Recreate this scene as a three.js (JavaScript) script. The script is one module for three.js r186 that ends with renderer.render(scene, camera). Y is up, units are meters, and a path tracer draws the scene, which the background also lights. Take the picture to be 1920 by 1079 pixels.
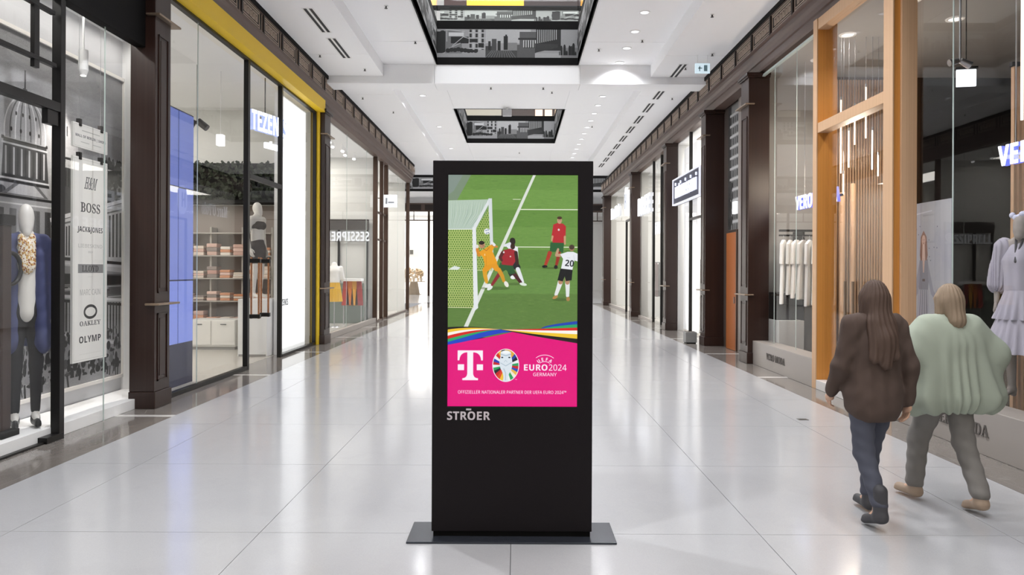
import * as THREE from 'three';
import { RoundedBoxGeometry } from 'three/addons/geometries/RoundedBoxGeometry.js';
import { TextGeometry } from 'three/addons/geometries/TextGeometry.js';
import { FontLoader } from 'three/addons/loaders/FontLoader.js';
import { mergeGeometries } from 'three/addons/utils/BufferGeometryUtils.js';
import { RectAreaLightUniformsLib } from 'three/addons/lights/RectAreaLightUniformsLib.js';

// ---------------------------------------------------------------- camera, exposure, light levels
// Units are metres. x to the right, y up; the mall corridor runs along -z, d = -z is the distance from the camera.
RectAreaLightUniformsLib.init();
const scene = new THREE.Scene();
scene.background = new THREE.Color(0.55, 0.6, 0.66);
const FOCAL = 1350, EYE = 1.677;
const camera = new THREE.PerspectiveCamera(2 * Math.atan(539.5 / FOCAL) * 180 / Math.PI, 1920 / 1079, 0.05, 200);
camera.position.set(0, EYE, 0);
camera.rotation.z = 0.0045;
camera.setViewOffset(1920, 1079, -8, 32.5, 1920, 1079);
const renderer = new THREE.WebGLRenderer({ antialias: true });
renderer.toneMapping = THREE.LinearToneMapping;
renderer.toneMappingExposure = 1.96;
renderer.shadowMap.enabled = true;
const LIGHT = { down: 7.2, shop: 4.6, sky: 2.4 };

// ---------------------------------------------------------------- helpers
let seed = 7;
const rnd = () => { seed = (seed * 1664525 + 1013904223) >>> 0; return seed / 4294967296; };
const rr = (a, b) => a + (b - a) * rnd();
const taken = {};
function numbered(name) {
  const n = taken[name] = (taken[name] ?? -1) + 1;
  return n ? name + '_' + String(n).padStart(3, '0') : name;
}
const flat = (g) => { const h = g.index ? g.toNonIndexed() : g; for (const k of Object.keys(h.attributes)) if (!['position', 'normal', 'uv'].includes(k)) h.deleteAttribute(k); return h; };
// uv in metres from position, by the axis the face looks along
function muv(g0) {
  const g = flat(g0), p = g.attributes.position, n = g.attributes.normal, uv = new Float32Array(p.count * 2);
  for (let i = 0; i < p.count; i++) {
    const ax = Math.abs(n.getX(i)), ay = Math.abs(n.getY(i)), az = Math.abs(n.getZ(i));
    if (ay >= ax && ay >= az) { uv[2 * i] = p.getX(i); uv[2 * i + 1] = p.getZ(i); }
    else if (ax >= az) { uv[2 * i] = p.getZ(i); uv[2 * i + 1] = p.getY(i); }
    else { uv[2 * i] = p.getX(i); uv[2 * i + 1] = p.getY(i); }
  }
  g.setAttribute('uv', new THREE.BufferAttribute(uv, 2));
  return g;
}
const box = (x0, x1, y0, y1, d0, d1) => muv(new THREE.BoxGeometry(Math.abs(x1 - x0), Math.abs(y1 - y0), Math.abs(d1 - d0)).translate((x0 + x1) / 2, (y0 + y1) / 2, -(d0 + d1) / 2));
const rbox = (x0, x1, y0, y1, d0, d1, r = 0.004, s = 2) => muv(new RoundedBoxGeometry(Math.abs(x1 - x0), Math.abs(y1 - y0), Math.abs(d1 - d0), s, r).translate((x0 + x1) / 2, (y0 + y1) / 2, -(d0 + d1) / 2));
const cyl = (r0, r1, h, x, y, d, seg = 20) => flat(new THREE.CylinderGeometry(r1, r0, h, seg).translate(x, y + h / 2, -d));
const rod = (a, b, r, seg = 10) => { // round bar between two points given as [x, y, d]
  const A = new THREE.Vector3(a[0], a[1], -a[2]), B = new THREE.Vector3(b[0], b[1], -b[2]), L = A.distanceTo(B);
  const g = new THREE.CylinderGeometry(r, r, L, seg);
  g.applyQuaternion(new THREE.Quaternion().setFromUnitVectors(new THREE.Vector3(0, 1, 0), B.clone().sub(A).normalize()));
  return flat(g.translate((A.x + B.x) / 2, (A.y + B.y) / 2, (A.z + B.z) / 2));
};
const ball = (x, y, d, rx, ry = rx, rz = rx, seg = 18) => flat(new THREE.SphereGeometry(1, seg, Math.round(seg * 0.7)).scale(rx, ry, rz).translate(x, y, -d));
function merge(gs) { gs = [].concat(gs).map(flat); return gs.length > 1 ? mergeGeometries(gs) : gs[0]; }
function obj(name, geos, mat, parent = scene, label) {
  const m = new THREE.Mesh(merge(geos), mat);
  m.name = parent === scene ? numbered(name) : name;
  m.castShadow = m.receiveShadow = true;
  if (label) m.userData.label = label;
  parent.add(m);
  return m;
}
function struct(name, geos, mat, parent = scene) {
  const m = obj(name, geos, mat, parent);
  if (parent === scene) m.userData.kind = 'structure';
  return m;
}
function frameOf(name, d = 0) { const g = new THREE.Group(); g.name = numbered(name); g.userData.kind = 'structure'; scene.add(g); return g; }
function thing(name, label, category, [x, y, d] = [0, 0, 0], group, turn = 0) {
  const g = new THREE.Group(); g.name = numbered(name); scene.add(g);
  g.position.set(x, y, -d); g.rotation.y = turn;
  g.userData = { label, category };
  if (group) g.userData.group = group;
  return g;
}
function tag(o, label, category, group) { o.userData = { label, category }; if (group) o.userData.group = group; return o; }
function cloneAt(src, [x, y, d], label, group, turn) {
  const c = src.clone(); c.name = numbered(src.name.replace(/_\d{3}$/, '')); scene.add(c);
  c.position.set(x, y, -d); c.userData = { ...src.userData };
  if (label) c.userData.label = label;
  if (group) c.userData.group = group;
  if (turn !== undefined) c.rotation.y = turn;
  return c;
}
// canvas textures
function canvas(w, h, draw) {
  const c = document.createElement('canvas'); c.width = w; c.height = h;
  const g = c.getContext('2d'); draw(g, w, h);
  const t = new THREE.CanvasTexture(c); t.colorSpace = THREE.SRGBColorSpace; t.wrapS = t.wrapT = THREE.RepeatWrapping;
  return t;
}
const std = (color, roughness = 0.6, more = {}) => new THREE.MeshStandardMaterial({ color, roughness, ...more });
const phys = (color, roughness, more = {}) => new THREE.MeshPhysicalMaterial({ color, roughness, ...more });
const glow = (color, k, base = 0x888888) => new THREE.MeshStandardMaterial({ color: base, roughness: 0.5, emissive: color, emissiveIntensity: k * 0.66 });
function noiseTex(w, h, base, spread, blotch, blotchA, streak) {
  return canvas(w, h, (g) => {
    g.fillStyle = `rgb(${base})`; g.fillRect(0, 0, w, h);
    for (let i = 0; i < blotch; i++) {
      const v = rr(-1, 1), x = rnd() * w, y = rnd() * h, r = rr(0.02, 0.1) * w;
      g.fillStyle = v > 0 ? `rgba(255,255,255,${v * blotchA})` : `rgba(60,60,60,${-v * blotchA})`;
      for (const dx of [-w, 0, w]) for (const dy of [-h, 0, h]) { g.beginPath(); g.ellipse(x + dx, y + dy, r, r * rr(0.3, 1), rnd() * 3, 0, 7); g.fill(); }
    }
    const im = g.getImageData(0, 0, w, h), d = im.data;
    for (let i = 0; i < d.length; i += 4) { const n = (rnd() - 0.5) * spread; for (let k = 0; k < 3; k++) d[i + k] = Math.max(0, Math.min(255, d[i + k] + n)); }
    g.putImageData(im, 0, 0);
    if (streak) streak(g);
  });
}
function grainTex(base, dark, lines) { // wood grain running along v
  return canvas(256, 512, (g, w, h) => {
    g.fillStyle = `rgb(${base})`; g.fillRect(0, 0, w, h);
    for (let i = 0; i < lines; i++) {
      const x = rnd() * w, a = rr(0.03, 0.22);
      g.strokeStyle = rnd() < 0.65 ? `rgba(${dark},${a})` : `rgba(255,230,200,${a * 0.35})`; g.lineWidth = rr(0.5, 2.5);
      g.beginPath(); g.moveTo(x, 0); g.bezierCurveTo(x + rr(-7, 7), h * 0.3, x + rr(-7, 7), h * 0.7, x, h); g.stroke();
    }
  });
}
const rep = (t, x, y) => { t.repeat.set(x, y); return t; };

// ---------------------------------------------------------------- materials
const floorTex = rep(noiseTex(512, 512, '174,174,176', 6, 70, 0.012), 0.6, 0.6);
const stoneTex = rep(noiseTex(256, 256, '118,112,107', 12, 80, 0.05, (g) => { for (let i = 0; i < 16; i++) { g.strokeStyle = `rgba(205,198,190,${rr(0.03, 0.12)})`; g.lineWidth = rr(0.5, 2); g.beginPath(); const x = rnd() * 256; g.moveTo(x, 0); g.bezierCurveTo(x + rr(-60, 60), 90, x + rr(-60, 60), 170, x + rr(-40, 40), 256); g.stroke(); } }), 0.8, 0.8);
const MAT = {
  floor: phys(0xffffff, 0.13, { map: floorTex, ior: 1.5 }),
  grout: std(0x77777a, 0.8),
  border: phys(0xffffff, 0.09, { map: stoneTex }),
  inset: phys(0xcfccc8, 0.12),
  ceiling: std(0xfafafb, 0.85),
  ceilingGap: std(0x8c8c8e, 0.9),
  white: std(0xefefee, 0.7),
  shopWall: std(0xd8d8d4, 0.75),
  shopGrey: std(0x9b9894, 0.7),
  shopFloor: phys(0xb9b4ac, 0.22),
  black: phys(0x0a0909, 0.7, { specularIntensity: 0.3 }),
  blackMetal: std(0x121010, 0.38, { metalness: 0.2 }),
  darkWood: std(0xffffff, 0.36, { map: rep(grainTex('44,25,19', '16,6,4', 90), 2.2, 0.9) }),
  frieze: std(0x63514a, 0.45),
  friezeDark: std(0x2b201c, 0.5),
  yellow: std(0xf0c826, 0.5),
  bronze: std(0x4d3a30, 0.3, { metalness: 0.35 }),
  brass: std(0x8f7c6a, 0.32, { metalness: 0.6 }),
  copper: std(0xc08a68, 0.25, { metalness: 0.8 }),
  oak: std(0xffffff, 0.45, { map: rep(grainTex('205,138,62', '130,70,16', 70), 3, 1) }),
  oakPale: std(0xffffff, 0.5, { map: rep(grainTex('206,168,132', '120,80,50', 60), 3, 1) }),
  glass: new THREE.MeshPhysicalMaterial({ color: 0xffffff, roughness: 0.0, transmission: 1, thickness: 0, ior: 1.5, specularIntensity: 0.58 }),
  steel: std(0xb9b9bc, 0.3, { metalness: 0.9 }),
  plinth: phys(0x98918b, 0.35),
};

// ---------------------------------------------------------------- floor
const D0 = -10, D1 = 30.4;                        // the corridor from behind the camera to the cross hall
struct('floor', box(-18, 18, -0.2, -0.006, D0 - 0.2, 62), MAT.grout);
const floor = scene.children.at(-1);
{
  const cols = [-3.89, -3.21, -1.622, -0.026, 1.556, 3.14, 3.84], g = 0.0022;
  for (let c = 0; c < cols.length - 1; c++) for (let r = -6; r < 24; r++) {
    const d = 4.58 + 1.6 * (r - 3) + (c % 2 ? 0 : 0.0), d1 = Math.min(d + 1.6, 36);
    if (d > 35) continue;
    obj('tile', box(cols[c] + g, cols[c + 1] - g, -0.006, 0, d + g, d1 - g), MAT.floor, floor);
  }
  // brown stone borders, in slabs with pale inset bars
  for (const s of [-1, 1]) {
    const x0 = s < 0 ? -4.7 : 3.84, x1 = s < 0 ? -3.89 : 4.7;
    for (let r = -3; r < 12; r++) {
      const d = 1.74 + 3.2 * r;
      if (d > 34) continue;
      obj('border_slab', box(x0 + g, x1 - g, -0.006, 0, d + 0.11, d + 3.2), MAT.border, floor);
      obj('inset_bar', box(x0 + g, x1 - g, -0.006, 0, d + 0.004, d + 0.106), MAT.inset, floor);
    }
  }
  obj('hall_floor', [box(-18, 18, -0.006, 0, 36.01, 62)], MAT.floor, floor);
}

// ---------------------------------------------------------------- ceiling
const H = { soffit: 6.03, recess: 6.297, beam: 5.87 };
const V = { x0: -1.8, x1: 1.36, d: [[10.7, 16.16], [20.65, 26.1]] };   // openings to the storey above
const CEND = 33;
const ceiling = frameOf('ceiling');
{
  // two bays of recess and soffit, between beams at 16.2 and at -0.4
  const joints = [];
  for (let d = -9.9; d < CEND; d += 3.34) joints.push(d);
  const cuts = [-10, -6.6, -3.3, -0.4, 0.2, 1.4, 4.6, 7.9, 11.2, 14.55, 16.18];
  const far = [16.82, 17.9, 21.2, 24.5, 27.8, 31, CEND];
  const g = 0.005;
  for (const list of [cuts.slice(0, 4), cuts.slice(4), far]) for (let i = 0; i < list.length - 1; i++) {
    const a = list[i] + g, b = list[i + 1] - g;
    for (const s of [-1, 1]) obj('soffit_panel', box(s * 3.0, s * 4.75, H.soffit, H.recess + 0.25, a, b), MAT.ceiling, ceiling);
    // recess, left and right of the openings
    obj('recess_panel', box(-3.0, V.x0, H.recess, H.recess + 0.2, a, b), MAT.ceiling, ceiling);
    obj('recess_panel', box(V.x1, 3.0, H.recess, H.recess + 0.2, a, b), MAT.ceiling, ceiling);
  }
  // recess between openings
  for (const [a, b] of [[-9.9, -6.6], [-6.6, -3.3], [-3.3, -0.4], [0.2, 4.6], [4.6, 7.9], [7.9, 10.7], [16.82, 20.65], [26.1, 29.5], [29.5, CEND]]) obj('recess_panel', box(V.x0 + g, V.x1 - g, H.recess, H.recess + 0.2, a + g, b - g), MAT.ceiling, ceiling);
  // beams across the hall
  for (const d of [-0.4, 16.18]) for (const [a, b] of [[-4.75, V.x0 - 0.06], [V.x0 - 0.06, V.x1 + 0.06], [V.x1 + 0.06, 4.75]]) obj('beam_casing', box(a + g / 2, b - g / 2, H.beam, H.recess + 0.25, d, d + 0.62), MAT.ceiling, ceiling);
}

// ---------------------------------------------------------------- shell of the storey above and added skylights
{
  const shell = MAT.shopWall;
  const slab = [box(-11, V.x0 - 0.02, 6.5, 7.2, D0, CEND), box(V.x1 + 0.02, 11, 6.5, 7.2, D0, CEND)];
  for (const [a, b] of [[D0, 10.7], [16.2, 20.65], [26.14, CEND]]) slab.push(box(V.x0 - 0.02, V.x1 + 0.02, 6.5, 7.2, a, b));
  struct('floor', slab, MAT.shopGrey);
  struct('wall_left', box(-11.2, -11, 6.3, 17.2, D0, 62), shell);
  struct('wall_right', box(11, 11.2, 6.3, 17.2, D0, 62), shell);
  struct('wall_back', box(-11.2, 11.2, 6.3, 17.2, D0 - 0.2, D0), shell);
  struct('ceiling', [box(-11.2, -4, 17, 17.3, D0, 62), box(4, 11.2, 17, 17.3, D0, 62), box(-4, 4, 17.25, 17.5, D0, 62)], MAT.ceiling);
  struct('wall_front', box(-18, 18, 6.3, 17.2, 62, 62.2), shell);
}
function areaLight(x, y, d, w, h, rx, ry, color, k) {
  const l = new THREE.RectAreaLight(color, k, w, h);
  l.position.set(x, y, -d); l.rotation.set(rx, ry, 0);
  scene.add(l); l.name = 'area_light';
  return l;
}
// unseen skylights added for daylight: bright panels between white ribs, each with a light
for (const [a, b] of [[-9, 6], [8, 26], [28, 60]]) {
  const t = thing('added_skylight', ['unseen frosted roof glazing added over the near stretch of the upper storey', 'unseen frosted roof glazing added over the middle of the upper storey', 'unseen frosted roof glazing added over the far hall'][[-9, 8, 28].indexOf(a)], 'added_skylight', [0, 17.1, (a + b) / 2]);
  obj('glazing', box(-3.8, 3.8, 0.05, 0.1, -(b - a) / 2, (b - a) / 2), glow(0xf4f8ff, 2), t);
  for (const x of [-4, 3.8]) obj('frame_bar', box(x, x + 0.2, -0.05, 0.12, -(b - a) / 2, (b - a) / 2), MAT.white, t);
  areaLight(0, 17.08, (a + b) / 2, 7.4, b - a - 0.4, -Math.PI / 2, 0, 0xf8f9fb, LIGHT.sky);
}

// ---------------------------------------------------------------- downlights
{
  const proto = thing('recessed_downlight', 'round white recessed downlight in the raised middle of the ceiling', 'downlight', [0, 0, 0], 'recessed downlights in the ceiling');
  const ring = new THREE.LatheGeometry([[0.07, 0.0], [0.075, -0.012], [0.1, -0.012], [0.104, -0.006], [0.104, 0.0]].map(([x, y]) => new THREE.Vector2(x, y)), 24);
  obj('trim_ring', ring, MAT.white, proto);
  obj('lamp_disc', cyl(0.072, 0.072, 0.008, 0, -0.008, 0, 24), glow(0xf8f8ff, 1.6), proto);
  let first = true;
  for (let i = -13; i < 32; i++) {
    const d = 12.86 + 1.035 * i - (i > 2 ? 0.0 : 0);
    if (d < -9 || (d > 16.05 && d < 17.2) || (d > -0.9 && d < 0.5) || d > 32) continue;
    for (const x of [-2.5, 2.27]) {
      if (x < 0 && (((i % 4) + 4) % 4 !== 2 || (d > 9 && d < 16.1))) continue;
      if (first) { proto.position.set(x, H.recess, -d); first = false; } else cloneAt(proto, [x, H.recess, d]);
      const l = new THREE.SpotLight(0xf7f8fb, LIGHT.down * (x < 0 ? 3.4 : 1), 0, 1.25, 0.6, 2);
      l.position.set(x, H.recess - 0.03, -d); l.target.position.set(x, 0, -d); l.castShadow = true; l.shadow.radius = 3;
      l.name = 'downlight_beam'; scene.add(l, l.target);
    }
  }
}

// ---------------------------------------------------------------- facings round the openings: black rails and printed street scenes
const greys = (v) => `rgb(${v},${v},${v})`;
const streetTex = canvas(2048, 200, (g, W, Hh) => {
  g.fillStyle = greys(150); g.fillRect(0, 0, W, Hh);
  const tower = (x, w, top, v) => { g.fillStyle = greys(v); g.fillRect(x, top, w, Hh - top); };
  const cell = (x0) => {
    const X = (x) => x0 + x;
    // engine shed and locomotive
    g.fillStyle = greys(18); g.beginPath(); g.ellipse(X(40), 90, 44, 78, 0, 0, 7); g.fill(); g.fillRect(X(0), 20, 40, 150);
    g.fillStyle = greys(120); g.fillRect(X(60), 12, 120, 160); g.fillStyle = greys(190); g.fillRect(X(84), 26, 110, 26);
    g.fillStyle = greys(30); g.fillRect(X(100), 56, 130, 46); g.strokeStyle = greys(170); g.lineWidth = 5;
    for (const [a, b, c, d] of [[70, 8, 70, 90], [110, 120, 190, 56], [190, 56, 240, 70], [60, 6, 200, 20], [80, 140, 170, 100]]) { g.beginPath(); g.moveTo(X(a), b); g.lineTo(X(c), d); g.stroke(); }
    g.fillStyle = greys(40); for (let i = 0; i < 9; i++) { g.beginPath(); g.ellipse(X(80 + i * 25), 148 + rr(-8, 8), 18, 15, 0, 0, 7); g.fill(); }
    // scaffolded house
    for (let i = 0; i < 5; i++) { g.fillStyle = greys(i % 2 ? 175 : 45); g.fillRect(X(236 + i * 22), 6, 15, 140); }
    g.fillStyle = greys(165); for (let j = 0; j < 4; j++) g.fillRect(X(228), 24 + j * 36, 122, 9);
    g.fillStyle = greys(22); g.fillRect(X(250), 70, 34, 24); g.fillRect(X(300), 100, 40, 30);
    // open sky, ruined church and street
    g.fillStyle = greys(170); g.fillRect(X(352), 0, 330, 100);
    tower(X(352), 60, 120, 70); tower(X(372), 18, 86, 44); tower(X(398), 34, 70, 78); tower(X(440), 22, 84, 36);
    g.fillStyle = greys(30); g.fillRect(X(484), 50, 30, 96); g.fillRect(X(496), 40, 12, 20);
    tower(X(516), 66, 96, 132); tower(X(582), 30, 110, 96);
    g.fillStyle = greys(78); g.fillRect(X(352), 150, 230, 50); g.strokeStyle = greys(150); g.lineWidth = 2; for (let i = 0; i < 12; i++) { g.beginPath(); g.moveTo(X(352 + i * 20), 200); g.lineTo(X(400 + i * 12), 150); g.stroke(); }
    // colonnaded palace
    g.fillStyle = greys(96); g.fillRect(X(600), 20, 120, 180); g.fillStyle = greys(60); g.fillRect(X(590), 62, 130, 14);
    for (let i = 0; i < 6; i++) { g.fillStyle = greys(185); g.fillRect(X(626 + i * 17), 78, 8, 50); g.fillStyle = greys(46); g.fillRect(X(634 + i * 17), 84, 8, 48); }
    // tall facade in perspective
    g.fillStyle = greys(52); g.fillRect(X(720), 0, 180, 150);
    for (let i = 0; i < 10; i++) { g.fillStyle = greys(160); g.fillRect(X(728 + i * 15), 4, 7, 96 - i * 3); }
    g.fillStyle = greys(66); g.beginPath(); g.moveTo(X(712), 166); g.lineTo(X(880), 128); g.lineTo(X(880), 106); g.lineTo(X(712), 100); g.fill();
    g.fillStyle = greys(162); g.fillRect(X(712), 168, 330, 32);
    // square with walkers
    g.fillStyle = greys(150); g.fillRect(X(900), 0, 124, 150); g.fillStyle = greys(128); g.fillRect(X(900), 130, 124, 70);
    for (let i = 0; i < 20; i++) { const x = rr(870, 1010), h = i < 6 ? rr(46, 74) : rr(14, 26); g.fillStyle = greys(rr(14, 50)); g.fillRect(X(x), 182 - h, h * 0.26, h); g.beginPath(); g.ellipse(X(x + h * 0.13), 178 - h, h * 0.1, h * 0.11, 0, 0, 7); g.fill(); }
  };
  cell(0); cell(1024);
  const im = g.getImageData(0, 0, W, Hh), d = im.data;
  for (let i = 0; i < d.length; i += 4) { const n = rr(-12, 12); for (let k = 0; k < 3; k++) d[i + k] = Math.max(4, Math.min(250, (d[i + k] - 105) * 1.3 + 98 + n)); }
  g.putImageData(im, 0, 0);
});
function unitUv(g, nx, part = [0, 1]) { // one picture across the box's face that looks along x or z
  const p = g.attributes.position, uv = g.attributes.uv; g.computeBoundingBox();
  const b = g.boundingBox;
  for (let i = 0; i < p.count; i++) {
    let u = nx ? (p.getZ(i) - b.min.z) / (b.max.z - b.min.z) : (p.getX(i) - b.min.x) / (b.max.x - b.min.x);
    if (nx === -1) u = 1 - u;
    uv.setXY(i, part[0] + u * (part[1] - part[0]), (p.getY(i) - b.min.y) / (b.max.y - b.min.y));
  }
  return g;
}
MAT.street = new THREE.MeshStandardMaterial({ map: streetTex, roughness: 0.7, color: 0xe4e4e6 });
V.d.forEach(([a, b], i) => {
  const g = frameOf('trim');
  const y0 = H.recess, seg = [[0, 0.155], [0.8, 0.98]];
  const sides = [['far', V.x0, V.x1, b, b + 0.05], ['near', V.x0, V.x1, a - 0.05, a], ['left', V.x0 - 0.05, V.x0, a, b], ['right', V.x1, V.x1 + 0.05, a, b]];
  for (const [, x0, x1, d0, d1] of sides) {
    const along = d1 - d0 < 0.1;
    for (const [p, q] of seg) obj('rail', box(x0, x1, y0 + p - 0.006, y0 + q, d0, d1), MAT.black, g);
    obj('printed_panel', unitUv(box(x0, x1, y0 + 0.155, y0 + 0.8, d0 + 0.004 * along, d1), along ? 0 : 1, along ? [0, 0.5] : [0, 1]), MAT.street, g);
    // guard rail glass of the storey above
    obj('guard_glass', box(x0 + 0.01, x1 - 0.01, y0 + 0.98, y0 + 2.0, along ? d0 + 0.02 : d0, along ? d0 + 0.03 : d1), MAT.glass, g);
  }
  // slim white corner angle round the opening's lower edge
  obj('edge_angle', [box(V.x0 - 0.05, V.x0 - 0.02, y0 - 0.012, y0 + 0.01, a, b), box(V.x1 + 0.02, V.x1 + 0.05, y0 - 0.012, y0 + 0.01, a, b)], MAT.white, g);
});
// footbridge of the storey above with a printed band and a lit yellow shopfront
{
  const t = thing('upper_bridge', 'dark footbridge with a printed photo band seen up through the near opening', 'footbridge', [0, 0, 0]);
  obj('deck', box(-4, 4, 10.75, 11.0, 27, 29), MAT.black, t);
  obj('printed_panel', unitUv(box(-2.9, 2.3, 11.0, 11.43, 27, 27.06), 0, [0.08, 0.6]), new THREE.MeshStandardMaterial({ map: streetTex, color: 0xe4eae4, roughness: 0.7 }), t);
  obj('rail', box(-4, 4, 11.43, 11.6, 26.98, 27.08), MAT.black, t);
  const y = thing('yellow_shopfront', 'lit yellow shopfront above the footbridge, seen through the near opening', 'shopfront', [0, 0, 0]);
  obj('light_panel', box(-2.0, 0.25, 11.68, 12.6, 28.4, 28.5), glow(0xf5b014, 0.9, 0xd9a020), y);
  obj('side_frame', [box(-2.9, -2.0, 11.02, 12.6, 28.4, 28.6)], std(0x3c1f1a, 0.6), y);
  obj('side_frame', [box(0.25, 2.6, 11.02, 12.6, 28.4, 28.6)], std(0x2c1a18, 0.6), y);
  obj('counter_lamp', box(0.75, 1.2, 11.63, 11.72, 28.3, 28.38), glow(0xff9a4a, 1.0, 0xc07038), y);
  areaLight(-0.9, 12.1, 28.36, 2.2, 0.8, 0, 0, 0xf5b014, 0.8);
  const w = thing('upper_shopfront', 'brown wooden shopfront of the storey above, seen through the far opening', 'shopfront', [0, 0, 0]);
  obj('facade', box(-11, 11, 7.2, 9.6, 32.4, 32.6), std(0x3e2a24, 0.6), w);
  obj('facade', box(-3.8, -0.7, 8.62, 9.3, 32.3, 32.4), std(0xcfc9ba, 0.7), w);
  for (const x of [0.82, 1.25]) obj('lit_window', box(x, x + 0.33, 8.42, 8.95, 32.35, 32.4), glow(0xffe6c8, 0.9, 0xccb090), w);
  obj('pale_panel', box(2.05, 2.8, 8.42, 8.9, 32.3, 32.4), MAT.shopGrey, w);
}

// ---------------------------------------------------------------- cornices with fretwork frieze
{
  const W = 0.86, Hf = 0.28, bars = [];
  const bar = (a, b, y0, y1) => bars.push(new THREE.BoxGeometry(b - a, y1 - y0, 0.016).translate((a + b) / 2, (y0 + y1) / 2, 0));
  bar(0, W, 0, 0.014); bar(0, W, Hf - 0.014, Hf); bar(0, 0.014, 0.014, Hf - 0.014); bar(W - 0.014, W, 0.014, Hf - 0.014);
  bar(0.04, W - 0.04, 0.036, 0.05); bar(0.04, W - 0.04, Hf - 0.05, Hf - 0.036);
  const n = 6, st = (W - 0.12) / n;
  for (let i = 0; i < n; i++) {
    const a = 0.06 + i * st, b = a + st * 0.72, lo = 0.075, hi = Hf - 0.075;
    bar(a, a + 0.018, lo, hi); bar(b - 0.018, b, lo, hi); bar(a + 0.018, b - 0.018, hi - 0.018, hi); bar(a + 0.018, a + st * 0.45, lo, lo + 0.018);
    bar(a + st * 0.34, a + st * 0.44, lo + 0.011, hi - 0.045); if (i < n - 1) bar(b, a + st, i % 2 ? lo : hi - 0.011, i % 2 ? lo + 0.011 : hi);
  }
  const fret = { '-1': merge(bars.map((g) => g.clone().rotateY(-Math.PI / 2).rotateY(Math.PI))), 1: merge(bars.map((g) => g.clone().rotateY(Math.PI / 2))) };
  const bracket = new THREE.BoxGeometry(0.05, Hf + 0.05, 0.05);
  const fretMat = std(0xb7a596, 0.5), fretBack = std(0x1f1714, 0.7), plate = new THREE.BoxGeometry(0.006, Hf - 0.002, W - 0.002);
  for (const s of [-1, 1]) {
    const t = frameOf('trim'), end = s < 0 ? 29.9 : 36, f = s < 0 ? 4.25 : 4.22;
    const prof = new THREE.Shape();
    [[4.62, 5.27], [4.4, 5.29], [4.38, 5.33], [4.36, 5.42], [4.33, 5.43], [4.32, 5.5], [4.29, 5.55], [4.275, 5.61], [f, 5.62], [f, 5.64], [f + 0.035, 5.65], [f + 0.035, 5.94], [f, 5.942], [f, 5.95], [4.62, 5.95]].forEach(([x, y], i) => i ? prof.lineTo(s * x, y) : prof.moveTo(s * x, y));
    obj('moulding', muv(new THREE.ExtrudeGeometry(prof, { depth: end + 10, bevelEnabled: false, steps: 1 }).translate(0, 0, -end)), MAT.frieze, t);
    obj('shadow_gap', box(s * (f - 0.015), s * 4.62, 5.95, 6.028, -10, end - 0.03), MAT.black, t);
    for (let d = -9.2 + (s < 0 ? 0.12 : 0.07); d < end - 0.6; d += 0.962) {
      const m = obj('fret_panel', fret[s], fretMat, t);
      m.position.set(s * (f + 0.026), 5.655, -(d + (s < 0 ? 0.05 : 0.05)));
      if (s < 0) m.position.z = -(d + 0.05 + W);
      const k = obj('fret_ground', plate, fretBack, t); k.position.set(s * (f + 0.032), 5.655 + Hf / 2, -(d + 0.05 + W / 2));
      const b = obj('bracket', bracket, MAT.friezeDark, t); b.position.set(s * (f + 0.02), 5.79, -d);
    }
  }
}

// ---------------------------------------------------------------- pilasters
function pilaster(s, d0, d1, xf, xw, top = 5.27) {
  const t = frameOf('pilaster'), w = d1 - d0;
  obj('shaft', rbox(s * xf, s * xw, 0.2, top - 0.08, d0, d1, 0.008), MAT.darkWood, t);
  obj('base', rbox(s * (xf - 0.02), s * xw, 0, 0.2, d0 - 0.02, d1 + 0.02, 0.008), MAT.darkWood, t);
  obj('capital', [box(s * (xf - 0.03), s * xw, top - 0.08, top - 0.05, d0 - 0.03, d1 + 0.03), box(s * (xf - 0.05), s * xw, top - 0.05, top, d0 - 0.06, d1 + 0.06)], MAT.darkWood, t);
  // raised panel mouldings on the face to the corridor and on the face to the camera
  for (const [y0, y1] of [[0.32, 1.14], [1.38, 4.5]]) {
    const m = 0.018, X0 = xf - 0.012, a = d0 + 0.07, b = d1 - 0.07;
    obj('panel_moulding', [box(s * X0, s * (xf + 0.004), y0, y1, a, a + m), box(s * X0, s * (xf + 0.004), y0, y1, b - m, b), box(s * X0, s * (xf + 0.004), y0, y0 + m, a, b), box(s * X0, s * (xf + 0.004), y1 - m, y1, a, b)], MAT.darkWood, t);
    obj('panel_field', rbox(s * (xf - 0.007), s * (xf + 0.01), y0 + 0.06, y1 - 0.06, a + 0.05, b - 0.05, 0.004), MAT.darkWood, t);
  }
  for (const y of [1.235, 4.7]) obj('ledge', rbox(s * (xf - 0.07), s * (xf + 0.1), y, y + 0.026, d0 - 0.04, d1 + 0.13, 0.008), MAT.brass, t);
  return t;
}
for (const a of [[-1, -6.9, -6.4, 4.32, 4.6], [-1, 1.2, 1.6, 4.32, 4.6], [-1, 8.6, 8.98, 4.32, 4.62], [-1, 16.12, 16.62, 4.3, 4.62], 
  [1, -6.9, -6.4, 4.2, 4.6], [1, 2.6, 3.1, 4.2, 4.6], [1, 13.05, 13.5, 4.2, 4.58], [1, 16.1, 16.5, 4.22, 4.68], [1, 20.3, 20.7, 4.22, 4.54], [1, 26.25, 26.7, 4.2, 4.52], [1, 34.6, 35.2, 4.2, 4.55]]) pilaster(...a);

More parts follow.
